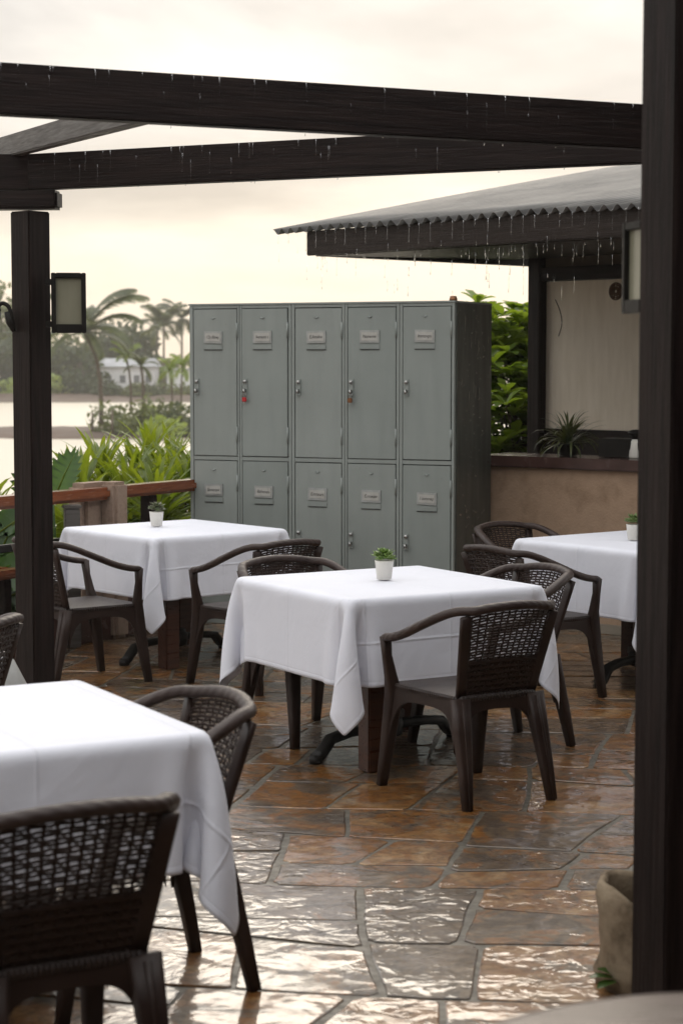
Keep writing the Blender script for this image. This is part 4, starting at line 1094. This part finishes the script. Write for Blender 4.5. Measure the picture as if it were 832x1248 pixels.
TL = [leafmat('far_tree_leaf_%s' % k, a, b, .6, .3, .6) for k, (a, b) in {'dark':((.022,.04,.014),(.055,.075,.024)), 'olive':((.06,.085,.02),(.125,.145,.04)), 'light':((.17,.24,.05),(.28,.34,.09))}.items()]
def blobtree(x, y, zg, h, r, seed, mat, label, leaf=.55, n=1100, name='broadleaf_tree', cat='tree', grp='trees on the far shore', sq=.6, trunk=True):
    root = empty(name, (x, y, zg), 0, label=label, cat=cat, group=grp); rnd = random.Random(seed); m = MB(); vs = []; fs = []
    lumps = []
    for k in range(9):
        a = rnd.uniform(0,6.28); q = rnd.uniform(0,.7)*r
        lumps.append((math.cos(a)*q, math.sin(a)*q, h-r*sq*rnd.uniform(.5,1.35)-(.0 if k < 5 else r*.5), r*rnd.uniform(.35,.6)))
    for k in range(n):
        lx, ly, lz, lr = rnd.choice(lumps)
        v = Vector((rnd.gauss(0,1),rnd.gauss(0,1),rnd.gauss(0,1))).normalized()*lr*rnd.uniform(.55,1.05)
        c = Vector((lx+v.x, ly+v.y, max(.15, lz+v.z*.85))); s = leaf*rnd.uniform(.5,1.2)
        q = Quaternion((rnd.gauss(0,1),rnd.gauss(0,1),rnd.gauss(0,1),rnd.gauss(0,1))).normalized()
        A = q @ Vector((s,0,0)); B = q @ Vector((0,s*.55,0)); b = len(vs)
        vs += [c-A, c-B, c+A, c+B]; fs.append((b,b+1,b+2,b+3))
    m.add(vs, fs); m.build('crown', mat, root)
    if trunk:
        m = MB(); m.sweep([(0,0,-.2),(.1,0,h*.3),(0,.1,h*.6)], [r*.09,r*.07,r*.04], [r*.09,r*.07,r*.04], up=(0,1,0), seg=8)
        for lx, ly, lz, lr in lumps[:5]: m.sweep([(.1,0,h*.3),(lx*.5,ly*.5,(h*.3+lz)/2),(lx,ly,lz)], [r*.04,r*.03,r*.015],[r*.04,r*.03,r*.015], up=(0,1,0), seg=6)
        m.build('trunk', BARK, root)
def zfar(Y): return -3.15+min(1.0,(Y-221)*.12)
# crown tops read off the photograph (px, top row, radius m, distance, tone, words)
tr = [(-60,352,8,245,1,'leftmost tall olive tree'),(4,348,7,250,1,'tall olive tree seen left of the pergola post'),(-15,400,6,236,0,'dark round tree low behind the pergola post'),(40,385,7,252,1,'olive tree hidden mostly by the pergola post'),
      (78,404,5,240,1,'olive tree below the lamp'),(98,415,5,236,0,'dark tree behind the big palm trunk'),(150,392,6.0,252,0,'tall dark tree behind the white house'),(166,398,5,256,0,'dark tree right of the tallest crown'),
      (118,405,5,256,0,'dark tree left of the white house'),(203,440,4,246,1,'low olive tree by the lockers'),(226,446,5,250,1,'low tree meeting the left edge of the lockers'),(186,428,4.5,248,0,'dark tree right of the white house'),
      (270,430,8,255,1,'tree behind the lockers'),(330,420,9,258,0,'second tree behind the lockers'),(560,430,9,258,1,'tree behind the right side of the lockers'),(-130,345,9,250,0,'tall dark tree outside the left edge')]
for i, (px, py, r_, Y, tn, lb) in enumerate(tr):
    zg = zfar(Y)-.1; top = at(px, py, Y); blobtree(top.x, Y, zg, top.z-zg, r_, 100+i, TL[tn], lb+' on the far shore')
ob = [(60,455,2.6,232,2,'pale green bush on the far shore under the lamp'),(20,462,3,232,2,'pale green bush on the far shore left of the lamp'),(-40,452,3.5,232,1,'olive bush on the far shore at the left edge'),(84,452,3,233,0,'dark bush on the far shore beside the big palm trunk'),
      (108,455,2.8,232,0,'dark bush left of the white house'),(205,468,2.5,231,1,'olive bush right of the white house'),(135,470,2.2,229,0,'dark low bush before the white house'),(165,474,2.2,229,1,'olive low bush before the white house'),(186,470,2.4,230,0,'dark low bush at the house corner'),(228,470,2.6,232,1,'olive bush at the edge of the lockers')]
for i, (px, py, r_, Y, tn, lb) in enumerate(ob):
    zg = zfar(Y)-.1; top = at(px, py, Y); blobtree(top.x, Y, zg, max(1.2, top.z-zg), r_, 150+i, TL[tn], lb, leaf=.35, n=700, name='bush', cat='bush', grp='bushes on the far shore', sq=.5, trunk=False)
bb = [(150,500,3.0,121,1,'olive bush at the left of the mud bank'),(178,496,3.0,123,2,'bright green bush on the mud bank'),(206,493,3.0,122,1,'olive bush on the mud bank near the lockers'),(232,498,3.2,121,0,'dark bush on the mud bank meeting the lockers'),(192,512,2.2,117,2,'small bright bush at the front of the mud bank')]
for i, (px, py, r_, Y, tn, lb) in enumerate(bb):
    top = at(px, py, Y); zg = -2.75; blobtree(top.x, Y, zg, max(.8, top.z-zg), r_*.8, 170+i, TL[tn], lb, leaf=.22, n=1500, name='bush', cat='bush', grp='bushes on the mud bank', sq=.45, trunk=False)
PAL = leafmat('palm_frond', (.035,.05,.014), (.08,.10,.03), 1, .4, .4)
PALY = leafmat('bright_palm_frond', (.11,.17,.03), (.18,.24,.06), 1, .45, .4)
def palm(px, base_py, crown_py, Y, L, nf, seed, label, mat=PAL, rt_=.11, lean=0, fr=None):
    top = at(px, crown_py, Y); b = at(px+lean, base_py, Y); h = top.z-b.z
    root = empty('palm_tree', b, 0, label=label, cat='palm', group='palms across the water'); rnd = random.Random(seed)
    m = MB(); dx = top.x-b.x; P = [(dx*t**4, 0, h*t) for t in (0,.25,.5,.75,1)]; m.sweep(P, [rt_*1.3,rt_,rt_*.9,rt_*.8,rt_*.9],[rt_*1.3,rt_,rt_*.9,rt_*.8,rt_*.9], up=(0,1,0), seg=8); m.build('trunk', BARK, root)
    m = MB(); fl = fr or [(2*math.pi*k/nf+rnd.uniform(-.3,.3), R(rnd.choice((75,55,35,15,0))+rnd.uniform(-8,8)), 1) for k in range(nf)]
    for az, el, ls in fl:
        d = Vector((math.cos(az), math.sin(az), 0)); p = Vector((dx, 0, h)); e = el; LL = L*ls*rnd.uniform(.85,1.1); n = 30; rach = [p.copy()]
        for i in range(n):
            tdir = d*math.cos(e)+Vector((0,0,math.sin(e))); p = p+tdir*LL/n; e -= (1.35+.4*math.cos(el))/n*(.4+1.2*i/n); rach.append(p.copy())
            t = (i+1)/n; ll = LL*.30*math.sin(math.pi*(t*.85+.12))**.6
            for sd_ in (-1,1):
                side = Vector((-d.y, d.x, 0))*sd_; ld = (side*.75+tdir*.55+Vector((0,0,-.55*t-.12*rnd.random()))).normalized()
                wv = tdir*LL*.024
                m.add([p-wv, p+wv, p+ld*ll+Vector((0,0,-.08*ll))], [(0,1,2)])
        m.sweep(rach[::3], L*.008, L*.008, seg=4, cap=False)
    m.build('crown', mat, root)
palm(104, 521, 405, 130, 4.6, 14, 3, 'tallest palm with long arching fronds rising beside the lamp', lean=20, rt_=.16,
     fr=[(0.15,R(72),1.15),(0.0,R(45),1.05),(-.5,R(22),.95),(.3,R(8),.95),(2.9,R(75),1.0),(3.2,R(45),1.0),(2.7,R(20),.9),(1.5,R(60),.9),(-1.5,R(40),.9),(3.6,R(0),.8),(.9,R(30),.9),(-.9,R(-5),.7),(4.3,R(70),.9),(.1,R(62),1.1)])
palm(154, 503, 437, 132, 1.7, 9, 4, 'small bright palm with a thin trunk in front of the white house', PALY, .09, 6)
palm(172, 498, 446, 128, 1.5, 9, 5, 'short palm right of the small bright palm', PAL, .12, 3)
palm(200, 480, 398, 235, 4.2, 12, 6, 'distant palm standing above the trees left of the lockers', PAL, .16)
palm(222, 480, 388, 240, 4.2, 12, 7, 'distant palm touching the left edge of the lockers', PAL, .16)
palm(208, 500, 452, 124, 1.5, 9, 8, 'young bright palm growing on the mud bank', PALY, .07, 2)
palm(223, 502, 448, 126, 1.5, 9, 9, 'young bright palm on the mud bank closest to the lockers', PALY, .07, -2)
palm(192, 480, 402, 250, 3.6, 10, 12, 'faint distant palm between the dark tree and the tallest far palm', PAL, .16)
for px, pt, pb, Y, lb in ((113,503,532,121,'left of two thin dark mooring poles standing on the mud bank'),(137,500,536,119,'right of two thin dark mooring poles standing on the mud bank')):
    a = at(px, pb, Y); b = at(px, pt, Y); m = MB(); m.sweep([(0,0,-.5),(0,0,(b-a).z*.6),(.02,0,(b-a).z)], [.085,.08,.07],[.085,.08,.07], up=(0,1,0), seg=10)
    o = m.build('mooring_pole', BARK, label=lb, cat='pole', group='mooring poles'); o.location = a
# white house
hz_ = zfar(238); hq = at(158, 470, 238)
hs = empty('white_house', (hq.x, 238, hz_), 0, label='white low house among the trees on the far shore', cat='house')
m = MB(); m.box((0,0,1.6), (6.8,4,3.2)); m.build('wall', WHITEW, hs)
m = MB(); m.add([(-3.8,-2.5,3.2),(3.8,-2.5,3.2),(3.8,2.5,3.2),(-3.8,2.5,3.2),(-3.2,0,4.2),(3.2,0,4.2)], [(0,1,5,4),(2,3,4,5),(0,4,3),(1,2,5),(3,2,1,0)]); m.build('roof', HROOF, hs)
for x in (-2.3,-.6,1.1,2.5):
    m = MB(); m.box((x,-2.03,1.7), (.7,.06,.9)); m.build('window', WINB, hs)
h2 = at(222, 466, 236); hs2 = empty('pale_shed', (h2.x, 236, zfar(236)), 0, label='small pale shed on the far shore next to the lockers edge', cat='shed')
m = MB(); m.box((0,0,1.4), (3.4,3,2.8)); m.build('wall', WHITEW, hs2)
m = MB(); m.box((0,0,2.9), (3.9,3.5,.2)); m.build('roof', HROOF, hs2)
# haze
mh, nt, bs, out = newmat('haze_air'); nt.nodes.remove(bs); pv = nt.nodes.new('ShaderNodeVolumePrincipled')
pv.inputs['Density'].default_value = .00045; pv.inputs['Color'].default_value = (1,.97,.92,1); pv.inputs['Anisotropy'].default_value = .2
nt.links.new(pv.outputs[0], out.inputs['Volume'])
m = MB(); m.box((0,178,6), (600,460,22)); m.build('haze', mh, kind='stuff', label='thin warm haze over the river and the far shore', cat='haze')
